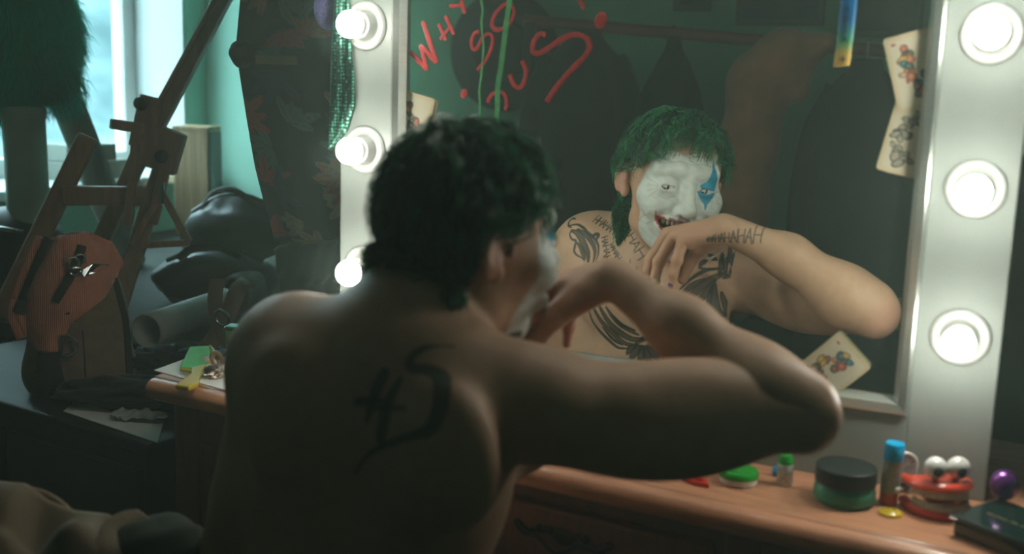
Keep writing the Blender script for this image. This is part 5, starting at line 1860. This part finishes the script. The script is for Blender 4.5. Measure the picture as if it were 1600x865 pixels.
# green glass jar with black lid
c = Vector((0.4168, -0.0884, 0.7600))
JR = thing('glass_jar', 'wide green glass jar with a matt black lid on the table', 'jar', c)
obj('glass', MB().lathe([(0, .0003), (.030, .0003), (.0335, .003), (.0345, .008), (.0345, .018), (.0325, .0225), (.031, .0235), (.0295, .0225), (.0315, .017), (.0315, .008), (.029, .004), (0, .0035)], 56),
    mat('green_glass', (.30, .88, .64), .06, trans=.85, ior=1.45), JR, smooth=True)
obj('cream', MB().lathe([(0, .0045), (.0285, .0045), (.0308, .0085), (.0308, .0165), (0, .0168)], 40), mat('green_cream', (.10, .46, .28), .5, noise=.4, nscale=120), JR, smooth=True)
obj('lid', MB().lathe([(0, .0238), (.0336, .0238), (.0344, .0246), (.0344, .0420), (.0332, .0432), (0, .0436)], 56), mat('black_lid', (.016, .024, .022), .45, noise=.3, nscale=90, bump=.15, bscale=200), JR, smooth=True)
jl = MB()
for z in (.0070, .0105, .0140):
    jl.tube([(.0347 * math.cos(2 * PI * k / 48), .0347 * math.sin(2 * PI * k / 48), z) for k in range(48)], .0006, 5, closed=True)
obj('ridges', jl, MATS['green_glass'], JR, smooth=True)

# glue stick
c = Vector((0.4642, -0.0713, 0.7600))
GS = thing('glue_stick', 'upright glue stick with a bright blue cap, grey label and red base', 'glue stick', c)
GS.rotation_euler = (0, math.radians(1.5), 0)
obj('base', MB().lathe([(0, .0008), (.0098, .0008), (.0102, .0015), (.0102, .0150), (.0096, .0155), (0, .0155)], 28), mat('red_orange_plastic', (.46, .07, .04), .35), GS, smooth=True)
obj('barrel', MB().lathe([(0, .0156), (.0108, .0156), (.0108, .0535), (0, .0535)], 28), mat('grey_label', (.30, .31, .27), .35, noise=.55, nscale=160), GS, smooth=True)
obj('cap', MB().lathe([(0, .0536), (.0112, .0536), (.0114, .0545), (.0110, .0725), (.0102, .0738), (0, .0742)], 28), mat('cyan_blue_plastic', (.0, .33, .62), .3, coat=.3), GS, smooth=True)

# white arched plastic thing behind the glue stick
c = Vector((0.4766, -0.0226, 0.7600))
SP = thing('key_tag', 'white arched plastic tag with a speckled label, standing behind the glue stick', 'tag', c, math.radians(12))
arch = [(-.0125, .018), (-.0125, .036)] + [(-.0125 * math.cos(PI * k / 10), .036 + .0125 * math.sin(PI * k / 10)) for k in range(1, 10)] + [(.0125, .036), (.0125, .018)]
obj('rim', MB().tube([(x, 0, z) for x, z in arch] , .0020, 8, closed=True), M_WHITEP, SP, smooth=True)
am = MB()
am.prism(arch, lambda p: Vector((p[0] * .95, -.0006, p[1])), lambda p: Vector((p[0] * .95, .0006, p[1])))
obj('label_panel', am, mat('speckled_label', (.42, .36, .35), .4, noise=.8, nscale=240), SP)
obj('block', MB().box((0, 0, .0090), (.022, .009, .0172)), mat('grey_plastic', (.35, .36, .33), .4), SP, bevel=.001)
obj('dark_slot', MB().box((.001, -.0050, .0085), (.011, .0012, .0085)), M_BLACKP, SP)

# yellow button badge with a printed face
c = Vector((0.4706, -0.1052, 0.7600))
BD = thing('badge', 'round yellow button badge with two eyes lying in front of the glue stick', 'badge', c)
obj('disc', MB().lathe([(0, .0003), (.0128, .0003), (.0136, .0012), (.0132, .0026), (.0115, .0042), (.007, .0052), (0, .0056)], 40), mat('yellow_enamel', (.66, .46, .02), .25, coat=.5), BD, smooth=True)
fmk = MB()
for x in (-.0032, .0032):
    fmk.ball((x, .0035, .00525), (.0011, .0020, .0005), 10, 6)
fmk.tube([(.0072 * math.cos(t_), -.0005 + .0072 * math.sin(t_), .0050) for t_ in [PI + PI * .12 + PI * .76 * k / 14 for k in range(15)]], .0005, 5)
obj('printed_face', fmk, M_BLACKP, BD, smooth=True)

# wind-up chattering teeth
c = Vector((0.5208, -0.0711, 0.7600))
CT_ = thing('wind_up_teeth', 'red wind-up chattering teeth toy with two big round eyes', 'toy', c, math.radians(30))
M_GUM = mat('glossy_red_gum', (.66, .065, .035), .22, coat=.6)
M_TOOTH = mat('toy_teeth', (.58, .54, .44), .3, coat=.3)


def jaw_pts(n, sc=1.0):
    """horseshoe, open at the back (+y)"""
    out = []
    for k in range(n + 1):
        t_ = -1 + 2 * k / n
        out.append(Vector((.0285 * sc * math.sin(t_ * PI * .5) * (1.0 + .10 * t_ * t_), -.034 * sc * math.cos(t_ * PI * .5) ** .8 + .010, 0)))
    return out


def gum(z, tilt, up):
    R_ = Matrix.Rotation(tilt, 3, 'X')
    piv = Vector((0, .024, .016))
    base = [Vector((-.0315, .026, 0))] + jaw_pts(22) + [Vector((.0315, .026, 0))]
    pts = [R_ @ (p + Vector((0, 0, z)) - piv) + piv for p in base]
    n_ = R_ @ Vector((0, 0, 1))
    mb = MB()
    mb.tube(pts, .0068, 12, flat=.82, up=n_)
    # palate plate closing the horseshoe
    inner = [p + n_ * (.0035 * up) for p in pts]
    mb.add(inner, [tuple(range(len(inner)))])
    return mb, pts, n_


def tooth_row(pts, n_, up):
    mb = MB()
    m = len(pts)
    for k in range(2, m - 2):
        p, d_ = pts[k], (pts[k + 1] - pts[k - 1]).normalized()
        R_ = Matrix((d_, n_.cross(d_), n_)).transposed()
        mb.ball(p - n_ * (.0078 * up), (.0027, .0034, .0059), 8, 6, R=R_)
    return mb


g1, p1_, n1 = gum(.0318, math.radians(-6), 1)
obj('upper_gum', g1, M_GUM, CT_, smooth=True)
obj('upper_teeth', tooth_row(p1_, n1, 1), M_TOOTH, CT_, smooth=True)
g2, p2_, n2 = gum(.0065, math.radians(2), -1)
obj('lower_gum', g2, M_GUM, CT_, smooth=True)
obj('lower_teeth', tooth_row(p2_, n2, -1), M_TOOTH, CT_, smooth=True)
obj('works', MB().box((0, .012, .020), (.030, .028, .020)), M_GUM, CT_, bevel=.003)
for sx in (-1, 1):
    e = obj('eye', MB().ball((sx * .0133, -.006, .0555), (.0132, .0125, .0130), 28, 18), mat('white_gloss', (.72, .72, .68), .15, coat=.6), CT_, smooth=True, angle=0)
    dv = Vector((sx * .05 - .12, -.95, -.18)).normalized()
    obj('pupil', MB().lathe([(0, .0010), (.0040, .0006), (.0055, -.0008), (.0055, -.003), (0, -.003)], 22, Vector((sx * .0133, -.006, .0555)) + dv * .0126, dv.to_track_quat('Z', 'Y').to_matrix()), M_BLACKP, e, smooth=True)
    obj('stalk', MB().tube([(sx * .0115, -.004, .034), (sx * .0120, -.006, .046)], .0034, 10), M_GUM, CT_, smooth=True)
obj('wind_up_key', MB().tube([(-.030, .018, .020), (-.040, .017, .020)], .0014, 8).ball((-.0425, .017, .020), (.0052, .0024, .0038), 12, 8), M_WHITEP, CT_, smooth=True)

# black palette box with gold script
Pa, Pb = Vector((0.5312, -0.1350, 0.7840)), Vector((0.6137, -0.1876, 0.7840))
Pc = Vector((0.5637, -0.0456, 0.7840))
ux = (Pb - Pa).normalized()
uy = Vector((-ux.y, ux.x, 0))
if uy.dot(Pc - Pa) < 0:
    uy = -uy
wlen, dlen = .15, (Pc - Pa).dot(uy)
PX = thing('palette_box', 'flat black glossy make-up palette box with gold script at the right edge', 'make-up box', (Pa.x, Pa.y, TZ), math.atan2(ux.y, ux.x))
obj('bottom', MB().box((wlen / 2, dlen / 2, .0092), (wlen - .008, dlen - .008, .0176)), M_BLACKP, PX, bevel=.004, segs=3)
obj('lid', MB().box((wlen / 2, dlen / 2, .0212), (wlen, dlen, .0060)), mat('black_lacquer_lid', (.012, .030, .028), .16, coat=.6, noise=.1), PX, bevel=.0022, segs=3)
gs = MB()
rq = random.Random(4)
x = .022
for word in (8, 3, 4):
    for l in range(word):
        h_ = .0022 if (l or word == 4) else .0040
        if rq.random() < .25:
            h_ = .0036
        pts = [(x + .0030 * t_ / 8 + .0006 * math.sin(t_), dlen * .40 + h_ * (.5 - .5 * math.cos(2 * PI * t_ / 8)), .02445) for t_ in range(9)]
        gs.tube(pts, .00042, 5)
        x += .0030
    x += .0030
obj('gold_script', gs, M_GOLD, PX, smooth=True)
obj('clasp', MB().tube([(.004, -.0004, .021), (.012, -.0008, .021)], .0015, 6), M_STEEL, PX, smooth=True)

# purple egg lying on the box
c = Vector((0.5848, -0.0625, 0.7846))
EG = obj('egg', MB().ball((0, 0, .0175), (.0158, .0158, .0175), 32, 22), mat('purple_metallic', (.16, .035, .24), .16, metal=.55, coat=.6), smooth=True, angle=0, loc=c)
tag(EG, 'shiny dark purple egg standing on the black palette box', 'egg')

# ================================================================== things on the left end of the dressing table
WP = MB()
WP.prism([(-0.6441, -0.0500, 0.7603), (-0.6518, 0.0353, 0.7603), (-0.4840, -0.0027, 0.7603), (-0.4683, -0.0849, 0.7603)], lambda p: Vector(p), lambda p: Vector(p) + Vector((0, 0, .0012)))
tag(obj('place_mat', WP, M_PAPER), 'white card lying on the left end of the dressing table under the brush', 'paper')


def flat_poly(pts, z0, z1):
    mb = MB()
    mb.prism(pts, lambda p: Vector((p[0], p[1], z0)), lambda p: Vector((p[0], p[1], z1)))
    return mb


BRU = thing('hair_brush', 'paddle brush with a green blade and a curved yellow handle over the table edge', 'brush', (-0.5927, -0.0223, 0.7600))
blade = [(-0.6016, -0.0399, 0.7680), (-0.6766, 0.0711, 0.7680), (-0.6547, 0.0953, 0.7680), (-0.6311, 0.0730, 0.7680), (-0.5774, -0.0069, 0.7680), (-0.5757, -0.0333, 0.7680)]
wobj('blade', flat_poly(blade, .7635, .7700), mat('green_yellow_enamel', (.06, .46, .07), .45, col2=(.12, .52, .08), nscale=20, spec=.3), BRU, bevel=.0022, segs=3)
rim = [Vector(p) for p in ((-0.5948, -0.0449, 0.7680), (-0.5707, -0.0393, 0.7680), (-0.5732, -0.0089, 0.7680), (-0.6266, 0.0707, 0.7680), (-0.6538, 0.0958, 0.7680))]
M_YEL = mat('yellow_enamel_handle', (.62, .44, .03), .22, noise=.15, nscale=60, coat=.5)
wobj('rim', MB().tube(spline(rim, 4), .0032, 8), M_YEL, BRU, smooth=True)
hd = [(-0.5807, -0.0363, 0.7680), (-0.5800, -0.0038, 0.7680), (-0.5422, -0.0616, 0.7680), (-0.5129, -0.1026, 0.7680), (-0.5135, -0.1231, 0.7680), (-0.5377, -0.1254, 0.7680), (-0.5498, -0.0917, 0.7680), (-0.5601, -0.0637, 0.7680)]
wobj('handle', flat_poly(hd, .7640, .7720), M_YEL, BRU, bevel=.0030, segs=3)
c = Vector((-0.5423, -0.0361, 0.7620))
PBx = thing('trinket_box', 'small dark brown ribbed oval trinket beside the yellow handle', 'trinket', c)
obj('body', MB().ball((0, 0, .0100), (.0130, .0100, .0095), 28, 16), mat('dark_horn', (.055, .045, .032), .3, coat=.4, col2=(.12, .10, .07), nscale=6, stretch=(1, 1, 40)), PBx, smooth=True, angle=0)
rb = MB()
for z in (.0065, .0105, .0145):
    rr2 = math.sqrt(max(0, 1 - ((z - .01) / .0095) ** 2))
    rb.tube([(.0131 * rr2 * math.cos(2 * PI * k / 28), .0101 * rr2 * math.sin(2 * PI * k / 28), z) for k in range(28)], .0006, 5, closed=True)
obj('rib', rb, M_BRONZE, PBx, smooth=True)
c = Vector((-0.5738, 0.0151, 0.7625))
o = obj('bracelet', MB().tube([c + Vector((.0095 * math.cos(t_), .004 * math.sin(t_), .0105 + .0105 * math.sin(t_ - .4))) for t_ in [2 * PI * k / 26 for k in range(22)]], [.0022 + .0022 * math.sin(PI * k / 21) for k in range(22)], 8),
        mat('amber_shell', (.34, .19, .11), .3, coat=.3), smooth=True)
tag(o, 'open amber coloured bracelet standing behind the dark trinket', 'bracelet')
o = obj('cotton_pad', lump(Vector((-0.5895, 0.0188, 0.7680)), (.014, .012, .010), 6, .12, 2, 24, 14, 0), mat('white_cotton', (.60, .60, .57), .9), smooth=True, angle=0)
tag(o, 'white cotton wad between the brush and the bracelet', 'cotton')
bl = MB()
qa, qb, qc = Vector((-0.6039, 0.0379, 0.7640)), Vector((-0.6122, 0.0727, 0.7760)), Vector((-0.6122, 0.0908, 0.7700))
bl.add([qa, qa + (qc - qb) * 1.0, qc, qb], [(0, 1, 2, 3)])
o = obj('foil_sachet', bl, mat('blue_white_foil', (.45, .62, .68), .2, metal=.5, col2=(.02, .14, .26), nscale=70), solid=.002, bevel=.0006)
tag(o, 'blue and silver foil sachet leaning behind the green brush', 'sachet')
o = obj('foil_wrap', lump(Vector((-0.5247, -0.0070, 0.7680)), (.012, .045, .011), 9, .34, 5.0, 44, 24, -.25), mat('crumpled_foil', (.52, .42, .36), .25, metal=.85, bump=.6, bscale=160), smooth=False)
tag(o, 'crumpled pinkish foil wrapper beside the left elbow', 'wrapper')
t = thing('metal_tin', 'small grey metal tin standing behind the foil at the back of the table', 'tin', (-0.6343, 0.1462, 0.7600), .3)
obj('body', MB().box((0, 0, .016), (.036, .026, .031)), M_STEEL, t, bevel=.003)
obj('lid', MB().box((0, 0, .0345), (.039, .029, .006)), M_STEEL, t, bevel=.002)

# ================================================================== things on the mirror glass
LW = thing('lipstick_writing', 'red lipstick letters scrawled across the upper left of the mirror glass', 'writing', (.0, -.0006, 1.28))
M_LIP = mat('smeared_lipstick', (.62, .055, .060), .45, noise=.35, nscale=140, bump=.2, bscale=300)
by = {}
for nme, w, pts in LIPSTICK:
    by.setdefault(nme, []).append((w, pts))
for nme, st in by.items():
    mb = MB()
    for w, pts in st:
        p3 = [Vector((x, -.0007, z)) for x, z in pts]
        p3 = spline(p3, 5) if len(p3) > 2 and nme not in ('W',) else [p3[i].lerp(p3[i + 1], k / 4) for i in range(len(p3) - 1) for k in range(5)]
        mb.tube(p3, [w / 2 * (.85 + .25 * random.random()) for _ in p3], 8, flat=.10, up=(0, 1, 0))
    if nme in ('D1', 'D2'):
        mb = MB()
        q0, q1 = st[0][1]
        mb.ball(((q0[0] + q1[0]) / 2, -.0009, (q0[1] + q1[1]) / 2), (.0050 if nme == 'D1' else .0078, .0008, .0064 if nme == 'D1' else .0105), 18, 8, R=Matrix.Rotation(.35, 3, 'Y'))
    wobj('dot' if nme in ('D1', 'D2') else 'letter', mb, M_LIP, LW, smooth=True)
M_GPEN = mat('pale_green_paint', (.16, .52, .22), .4, noise=.3, nscale=120)
for nme, w, pts in STREAKS:
    mb = MB()
    p3 = spline([(x, -.0012, min(z, 1.58)) for x, z in pts], 6)
    rs_ = random.Random(2)
    if nme == 'thin':
        mb.tube(p3, [w * (.8 + .5 * abs(math.sin(k * .35))) for k in range(len(p3))], 6, flat=.25, up=(0, 1, 0))
        o = obj('paint_streak', mb, M_GPEN, smooth=True)
        tag(o, 'thin wavy pale green streak running down the mirror glass through the lipstick', 'streak')
    else:
        for off in (-.8, 0, .8):
            mb.tube([p + Vector((off * w, 0, 0)) for p in p3], w * .52, 6, flat=.18, up=(0, 1, 0))
        o = obj('paint_streak', mb, mat('green_paint_stripe', (.12, .44, .18), .4, noise=.4, nscale=90), smooth=True)
        tag(o, 'broad green streak with three ridges running down the mirror glass', 'streak')


def playing_card(label, A_, B_, C_, seed, mono=False, bend=0.0, y0=-.0012):
    """A_, B_: the upper corners (x,z); C_: lower left corner; printed with a jumble of small figures"""
    A_, B_, C_ = (np.array(v, float) for v in (A_, B_, C_))
    e1 = (B_ - A_)
    e1 /= np.linalg.norm(e1)
    e2 = C_ - A_
    e2 -= e1 * (e2 @ e1)
    e2 /= np.linalg.norm(e2)
    W_, H_ = .057, .088
    n, m = 76, 116
    U, V_ = np.meshgrid(np.linspace(0, 1, n + 1), np.linspace(0, 1, m + 1), indexing='ij')
    X, Z = U.ravel() * W_, V_.ravel() * H_
    # rounded corners
    r_ = .0045
    cx = np.clip(X, r_, W_ - r_)
    cz = np.clip(Z, r_, H_ - r_)
    dd = np.hypot(X - cx, Z - cz)
    f = np.where(dd > r_, r_ / np.maximum(dd, 1e-9), 1)
    X2, Z2 = cx + (X - cx) * f, cz + (Z - cz) * f
    mid = A_ + e1 * W_ / 2 + e2 * H_ / 2
    pos = A_ + np.outer(X2, e1) + np.outer(Z2, e2)
    yy = y0 - bend * (X2 / W_) ** 2 - .0
    mb = MB()
    idx = lambda i, j: i * (m + 1) + j
    mb.add([(pos[k][0], yy[k], pos[k][1]) for k in range(len(pos))], [(idx(i, j), idx(i + 1, j), idx(i + 1, j + 1), idx(i, j + 1)) for i in range(n) for j in range(m)])
    t = thing('playing_card', label, 'playing card', (mid[0], y0, mid[1]), 0)
    o = wobj('card', mb, mat('printed_card', (.6, .55, .4), .45, attr='Col', coat=.15), t, solid=.0005, smooth=False)
    C0 = np.empty((len(X), 3))
    C0[:] = (.58, .50, .32)
    ctr = ((X > .005) & (X < W_ - .005) & (Z > .005) & (Z < H_ - .005))
    C0[ctr] = (.60, .56, .42)
    q = random.Random(seed)
    P2_ = np.stack([X, Z], 1)
    star = seg_dist(P2_, [(.009, .0095), (.0105, .0095)], [.0016, .0016]) < 0
    C0[star] = (.42, .06, .05) if not mono else (.04, .04, .04)
    pal_ = [(.42, .12, .08), (.48, .18, .10), (.06, .16, .20), (.50, .30, .10), (.20, .10, .08), (.07, .13, .10), (.45, .26, .18)]
    # a tumbling figure made of blobs with dark outlines
    blobs = []
    for k in range(26):
        t_ = k / 25
        c_x = W_ * (.42 + .13 * math.sin(6 * t_ + seed)) + q.uniform(-.009, .009)
        c_z = H_ * (.18 + .66 * t_) + q.uniform(-.006, .006)
        blobs.append((c_x, c_z, q.uniform(.003, .0085), q.uniform(.0025, .006), q.uniform(0, PI), q.choice(pal_)))
    for c_x, c_z, ra, rb_, an, col in blobs:
        ca_, sa_ = math.cos(an), math.sin(an)
        dx, dz = X - c_x, Z - c_z
        g = np.hypot((dx * ca_ + dz * sa_) / ra, (-dx * sa_ + dz * ca_) / rb_)
        if mono:
            m1 = (g < 1) & (g > .72)
            C0[g < .72] = (.46, .43, .33)
            C0[m1] = (.05, .055, .05)
            C0[(g < .72) & (np.sin(X * 4200 + Z * 3000) > .55)] = (.12, .12, .10)
        else:
            C0[g < 1] = np.array(col) * .35
            C0[g < .80] = col
            C0[(g < .35)] = np.minimum(np.array(col) * 1.7 + .05, .6)
    paint_attr(o.data, C0)
    return t


playing_card('upper playing card with a colourful figure tucked beside the mirror frame at top right', (.4055, 1.289), (.4605, 1.3055), (.4225, 1.203), 3, y0=-.0022)
playing_card('playing card with a black line drawing, below the colourful one at the right frame', (.4275, 1.2265), (.4835, 1.2150), (.4098, 1.1405), 8, mono=True, y0=-.0010)
playing_card('playing card with a red figure leaning at the bottom right corner of the mirror', (.3850, .9420), (.4260, .9030), (.3260, .8820), 14, y0=-.0075)
playing_card('front playing card with a red and yellow figure at the left frame behind the head', (-.2330, 1.2120), (-.1760, 1.1995), (-.2500, 1.1280), 5, y0=-.0030)
playing_card('plain-looking card peeping out behind the front card at the left frame', (-.2280, 1.2120), (-.1695, 1.1955), (-.2480, 1.1260), 6, mono=True, y0=-.0012)

# rainbow wristband with letters hanging down the glass
RB = thing('paper_band', 'narrow blue to orange paper band with dark letters hanging on the mirror at top right', 'band', (.365, -.0015, 1.33))
pts = [(.372, 1.58), (.366, 1.45), (.364, 1.38), (.3640, 1.334), (.3635, 1.300), (.3625, 1.275), (.3615, 1.2575)]
pv = spline([(x, -.0016, z) for x, z in pts], 12)
mb = MB()
cols_ = []
for i, p in enumerate(pv):
    for k in range(5):
        mb.v.append((p.x + (k - 2) * .0046, p.y - .0008 * (1 - ((k - 2) / 2) ** 2), p.z + (.0006 * (k - 2))))
        z = p.z
        blue, grn, org = np.array((.01, .16, .42)), np.array((.08, .36, .16)), np.array((.66, .42, .10))
        t1 = smooth01(np.array((1.315 - z) / .035))
        t2 = smooth01(np.array((1.288 - z) / .022))
        cols_.append((blue * (1 - t1) + grn * t1) * (1 - t2) + org * t2)
for i in range(len(pv) - 1):
    for k in range(4):
        a = i * 5 + k
        mb.f.append((a, a + 1, a + 6, a + 5))
o = wobj('strip', mb, mat('rainbow_paper', (.1, .3, .4), .4, attr='Col'), RB, smooth=True, solid=.0004, angle=0)
paint_attr(o.data, np.array(cols_))
lt = MB()
M_INK = mat('dark_print', (.02, .03, .05), .5)


def glyph(strokes, cx, cz, s):
    for st in strokes:
        lt.tube([(cx + x * s, -.0032, cz + z * s) for x, z in st], .0006, 5)


GA = [[(-.4, -.5), (0, .5), (.4, -.5)], [(-.2, -.1), (.2, -.1)]]
GB = [[(-.3, -.5), (-.3, .5), (.2, .4), (.2, .1), (-.3, 0), (.3, -.1), (.3, -.4), (-.3, -.5)]]
GI = [[(0, -.5), (0, .5)], [(-.2, .5), (.2, .5)], [(-.2, -.5), (.2, -.5)]]
GP = [[(0, -.5), (0, .5)], [(-.5, 0), (.5, 0)]]
for g_, z in ((GA, 1.324), (GB, 1.3125), (GI, 1.301), (GA, 1.2895), (GP, 1.2655)):
    glyph(g_, .3632, z, .0075)
wobj('letters', lt, M_INK, RB)


# ================================================================== the part of the room that shows only in the mirror
M_BRONZED = mat('brown_suede_jacket', (.42, .20, .11), .85, noise=.35, nscale=14, sheen=.3)
M_COAT = mat('charcoal_wool', (.020, .026, .022), .9, noise=.4, nscale=20, sheen=.2)
RK = thing('clothes_rack', 'wooden clothes rack with dark coats standing at the back of the room', 'rack', (-.38, -2.20, 0))
wobj('pole', MB().tube([(-1.02, -2.20, 1.425), (.32, -2.20, 1.335)], .020, 12), mat('reddish_wood', (.20, .075, .045), .5, noise=.3), RK, smooth=True)
for x, z in ((-1.0, 1.42), (.30, 1.335)):
    wobj('post', MB().tube([(x, -2.20, .03), (x, -2.20, z)], .022, 10), M_DARK_WOOD, RK, smooth=True)
    wobj('foot', MB().bar((x, -2.45, .022), (x, -1.95, .022), .05, .04), M_DARK_WOOD, RK, bevel=.005)


def hung_coat(label, x0, x1, ztop, zbot, y, m, seed, depth=.08):
    t = thing('coat', label, 'coat', ((x0 + x1) / 2, y, zbot))
    q = random.Random(seed)
    ph = q.uniform(0, 6)
    mb = MB()
    n, k = 56, 30

    def fn(u, v):
        a = 2 * PI * u
        sh_ = smooth01(np.array(v / .16)) if v < .16 else 1.0
        w_ = (x1 - x0) / 2 * (.28 + .72 * float(sh_)) * (1 + .08 * v)
        x = (x0 + x1) / 2 + w_ * math.cos(a)
        yy = y + (depth * (.4 + .6 * float(sh_)) + .018 * math.sin(7 * a + ph) * v) * math.sin(a)
        z = ztop - (ztop - zbot) * v - .01 * math.cos(2 * a) * (v > .9)
        return Vector((x, yy, z))
    mb.grid(fn, n, k)
    wobj('body', mb, m, t, smooth=True, solid=.006, angle=0)
    for s in (-1, 1):
        sx = (x0 + x1) / 2 + s * (x1 - x0) * .44
        wobj('sleeve', MB().tube(spline([(sx - s * .06, y, ztop - .10), (sx, y + .01, ztop - .22), (sx + s * .03, y + .02, ztop - .45), (sx + s * .02, y + .03, ztop - .70)], 6), [.062 - .001 * i for i in range(19)], 14, flat=.75), m, t, smooth=True)
    hz_ = 1.425 - (x0 + x1 + 2.04) / 2 / 1.34 * .09
    wobj('hanger_hook', MB().tube([((x0 + x1) / 2, y, ztop - .02), ((x0 + x1) / 2, y, hz_ + .021), ((x0 + x1) / 2, -2.20, hz_ + .024)], .004, 6), M_STEEL, t, smooth=True)
    return t


hung_coat('long charcoal coat hanging at the left end of the rack in the mirror', -.97, -.62, 1.395, .42, -2.20, M_COAT, 1)
hung_coat('black coat hanging at the right end of the rack in the mirror', -.02, .26, 1.32, .40, -2.16, mat('black_wool', (.014, .018, .017), .9, noise=.4, nscale=24), 5, .10)
hung_coat('dark green coat in the middle of the rack in the mirror', -.57, -.43, 1.37, .55, -2.24, mat('dark_green_wool', (.014, .028, .018), .9, noise=.4), 7)
J = SDF()
jp = [(-0.1916, -2.0000, 0.5744), (-0.1906, -2.0000, 0.8530), (-0.1843, -2.0000, 1.0475), (-0.1592, -2.0000, 1.2384), (-0.0928, -2.0000, 1.3109), (0.0246, -2.0000, 1.3607)]
J.chain(jp, [.062, .075, .082, .088, .075, .030], .05, .05)
J.chain([(-0.0928, -2.0000, 1.3109), (-0.0454, -1.9800, 1.2233)], [.07, .036], .04, .04)
jlo = np.min(np.array(jp), 0) - .13
jhi = np.max(np.array(jp), 0) + .13
Vj, Qj = J.mesh(jlo, jhi, .010)
BJ = thing('suede_jacket', 'brown suede jacket with one sleeve hanging, draped over the rack in the mirror', 'jacket', (-.17, -2.05, .55))
np_mesh('cloth', Vj, Qj, M_BRONZED, BJ)
wobj('collar', MB().tube(spline([(-0.1515, -2.0800, 1.3535), (-0.0902, -2.1000, 1.3780), (-0.0142, -2.1000, 1.3716)], 6), .020, 10, flat=.5), M_BRONZED, BJ, smooth=True)

# hat and pictures on the far green wall
HT = thing('round_hat', 'large dark round hat hung on the green wall behind the lipstick', 'hat', (-1.55, -3.19, 1.345))
RH = Matrix.Rotation(-PI / 2, 3, 'X')
obj('brim', MB().lathe([(0, .004), (.255, .004), (.262, .012), (.250, .018), (.13, .030), (0, .030)], 48, R=RH), mat('dark_felt', (.020, .030, .026), .85, noise=.3), HT, smooth=True)
obj('crown', MB().lathe([(.128, .030), (.125, .085), (.105, .115), (.05, .125), (0, .126)], 40, R=RH), MATS['dark_felt'], HT, smooth=True)


def picture(label, x, z, w, h, col, seed):
    t = thing('picture', label, 'picture', (x, YF + .012, z), 0)
    fr = MB()
    for sx in (-1, 1):
        fr.box((sx * (w / 2 + .012), 0, 0), (.024, .022, h + .048))
        fr.box((0, 0, sx * (h / 2 + .012)), (w, .022, .024))
    obj('frame', fr, mat('green_grey_frame', (.09, .11, .07), .5), t, bevel=.002)
    obj('print', MB().box((0, -.002, 0), (w, .006, h)), mat('picture_%d' % seed, col, .5, col2=tuple(c * .25 for c in col), nscale=9 + seed), t)
    return t


picture('wide dark blue picture on the far wall, at the top of the mirror', -.355, 1.62, .30, .26, (.035, .07, .10), 1)
picture('small green and blue picture on the far wall near the top of the mirror', -.71, 1.615, .11, .14, (.05, .16, .07), 2)
picture('dark framed picture on the far wall above the hanging black coat', .05, 1.60, .22, .30, (.03, .06, .03), 3)

# green chair back, low cabinet and boxes
GC = thing('green_armchair', 'green upholstered chair standing before the rack in the mirror', 'chair', (-.23, -1.62, 0))
M_VEL = mat('green_velvet', (.035, .16, .06), .8, noise=.25, nscale=10, sheen=.4)
wobj('back', lump((-.225, -1.66, .70), (.16, .06, .20), 31, .05, 1.6, 40, 24, 0, False), M_VEL, GC, smooth=True, angle=0)
wobj('seat', lump((-.225, -1.48, .42), (.20, .19, .08), 33, .05, 1.6, 40, 24, 0), M_VEL, GC, smooth=True, angle=0)
for sx in (-1, 1):
    for sy in (-1, 1):
        wobj('leg', MB().tube([(-.225 + sx * .14, -1.48 + sy * .13, .40), (-.225 + sx * .15, -1.48 + sy * .15, 0)], [.018, .012], 8), M_DARK_WOOD, GC, smooth=True)
CB = thing('low_cabinet', 'low dark cabinet with a pale top edge, seen under the elbow in the mirror', 'cabinet', (.10, -2.72, 0))
wobj('body', MB().box((.10, -2.72, .22), (.80, .40, .44)), M_DARK_WOOD, CB, bevel=.004)
wobj('top', MB().box((.10, -2.72, .4525), (.84, .44, .025)), mat('pale_top', (.30, .34, .30), .5, noise=.2), CB, bevel=.004)
for x in (-.09, .29):
    wobj('door', MB().box((x, -2.514, .22), (.36, .012, .40)), M_DARK_WOOD, CB, bevel=.004)
M_KRAFT = mat('green_grey_card', (.12, .15, .09), .8, noise=.4, nscale=9)
for (x, s, lab) in ((-.12, (.20, .22, .17), 'larger grey-green box on the low cabinet in the mirror'), (.13, (.16, .20, .13), 'smaller grey-green box on the low cabinet, next to the white bottle')):
    tag(obj('storage_box', MB().box((0, 0, s[2] / 2), s), M_KRAFT, bevel=.003, loc=(x, -2.70, .4655)), lab, 'box', 'storage boxes on the low cabinet')
tag(obj('white_bottle', MB().lathe([(0, 0), (.022, 0), (.024, .004), (.024, .10), (.012, .125), (.012, .145), (0, .147)], 20), M_WHITEP, smooth=True, loc=(.27, -2.66, .4655)), 'slim white bottle on the low cabinet in the mirror', 'bottle')

# dark wardrobe behind the right side of the mirror
WD = thing('wardrobe', 'tall dark grey wardrobe standing behind the right edge of the mirror', 'wardrobe', (1.02, .72, 0))
M_WARD = mat('grey_green_painted_wood', (.040, .052, .048), .45, noise=.2, nscale=4)
wobj('carcass', MB().box((1.02, .74, 1.05), (1.10, .50, 2.06)), M_WARD, WD, bevel=.004)
wobj('plinth', MB().box((1.02, .74, .010), (1.06, .46, .02)), M_WARD, WD)
for x in (.755, 1.285):
    d_ = wobj('door', MB().box((x, .480, 1.07), (.52, .020, 1.96)), M_WARD, WD, bevel=.004)
    wobj('handle', MB().tube([(x + (.21 if x < 1 else -.21), .462, .98), (x + (.21 if x < 1 else -.21), .452, 1.0), (x + (.21 if x < 1 else -.21), .452, 1.10), (x + (.21 if x < 1 else -.21), .462, 1.12)], .006, 8), M_STEEL, d_, smooth=True)
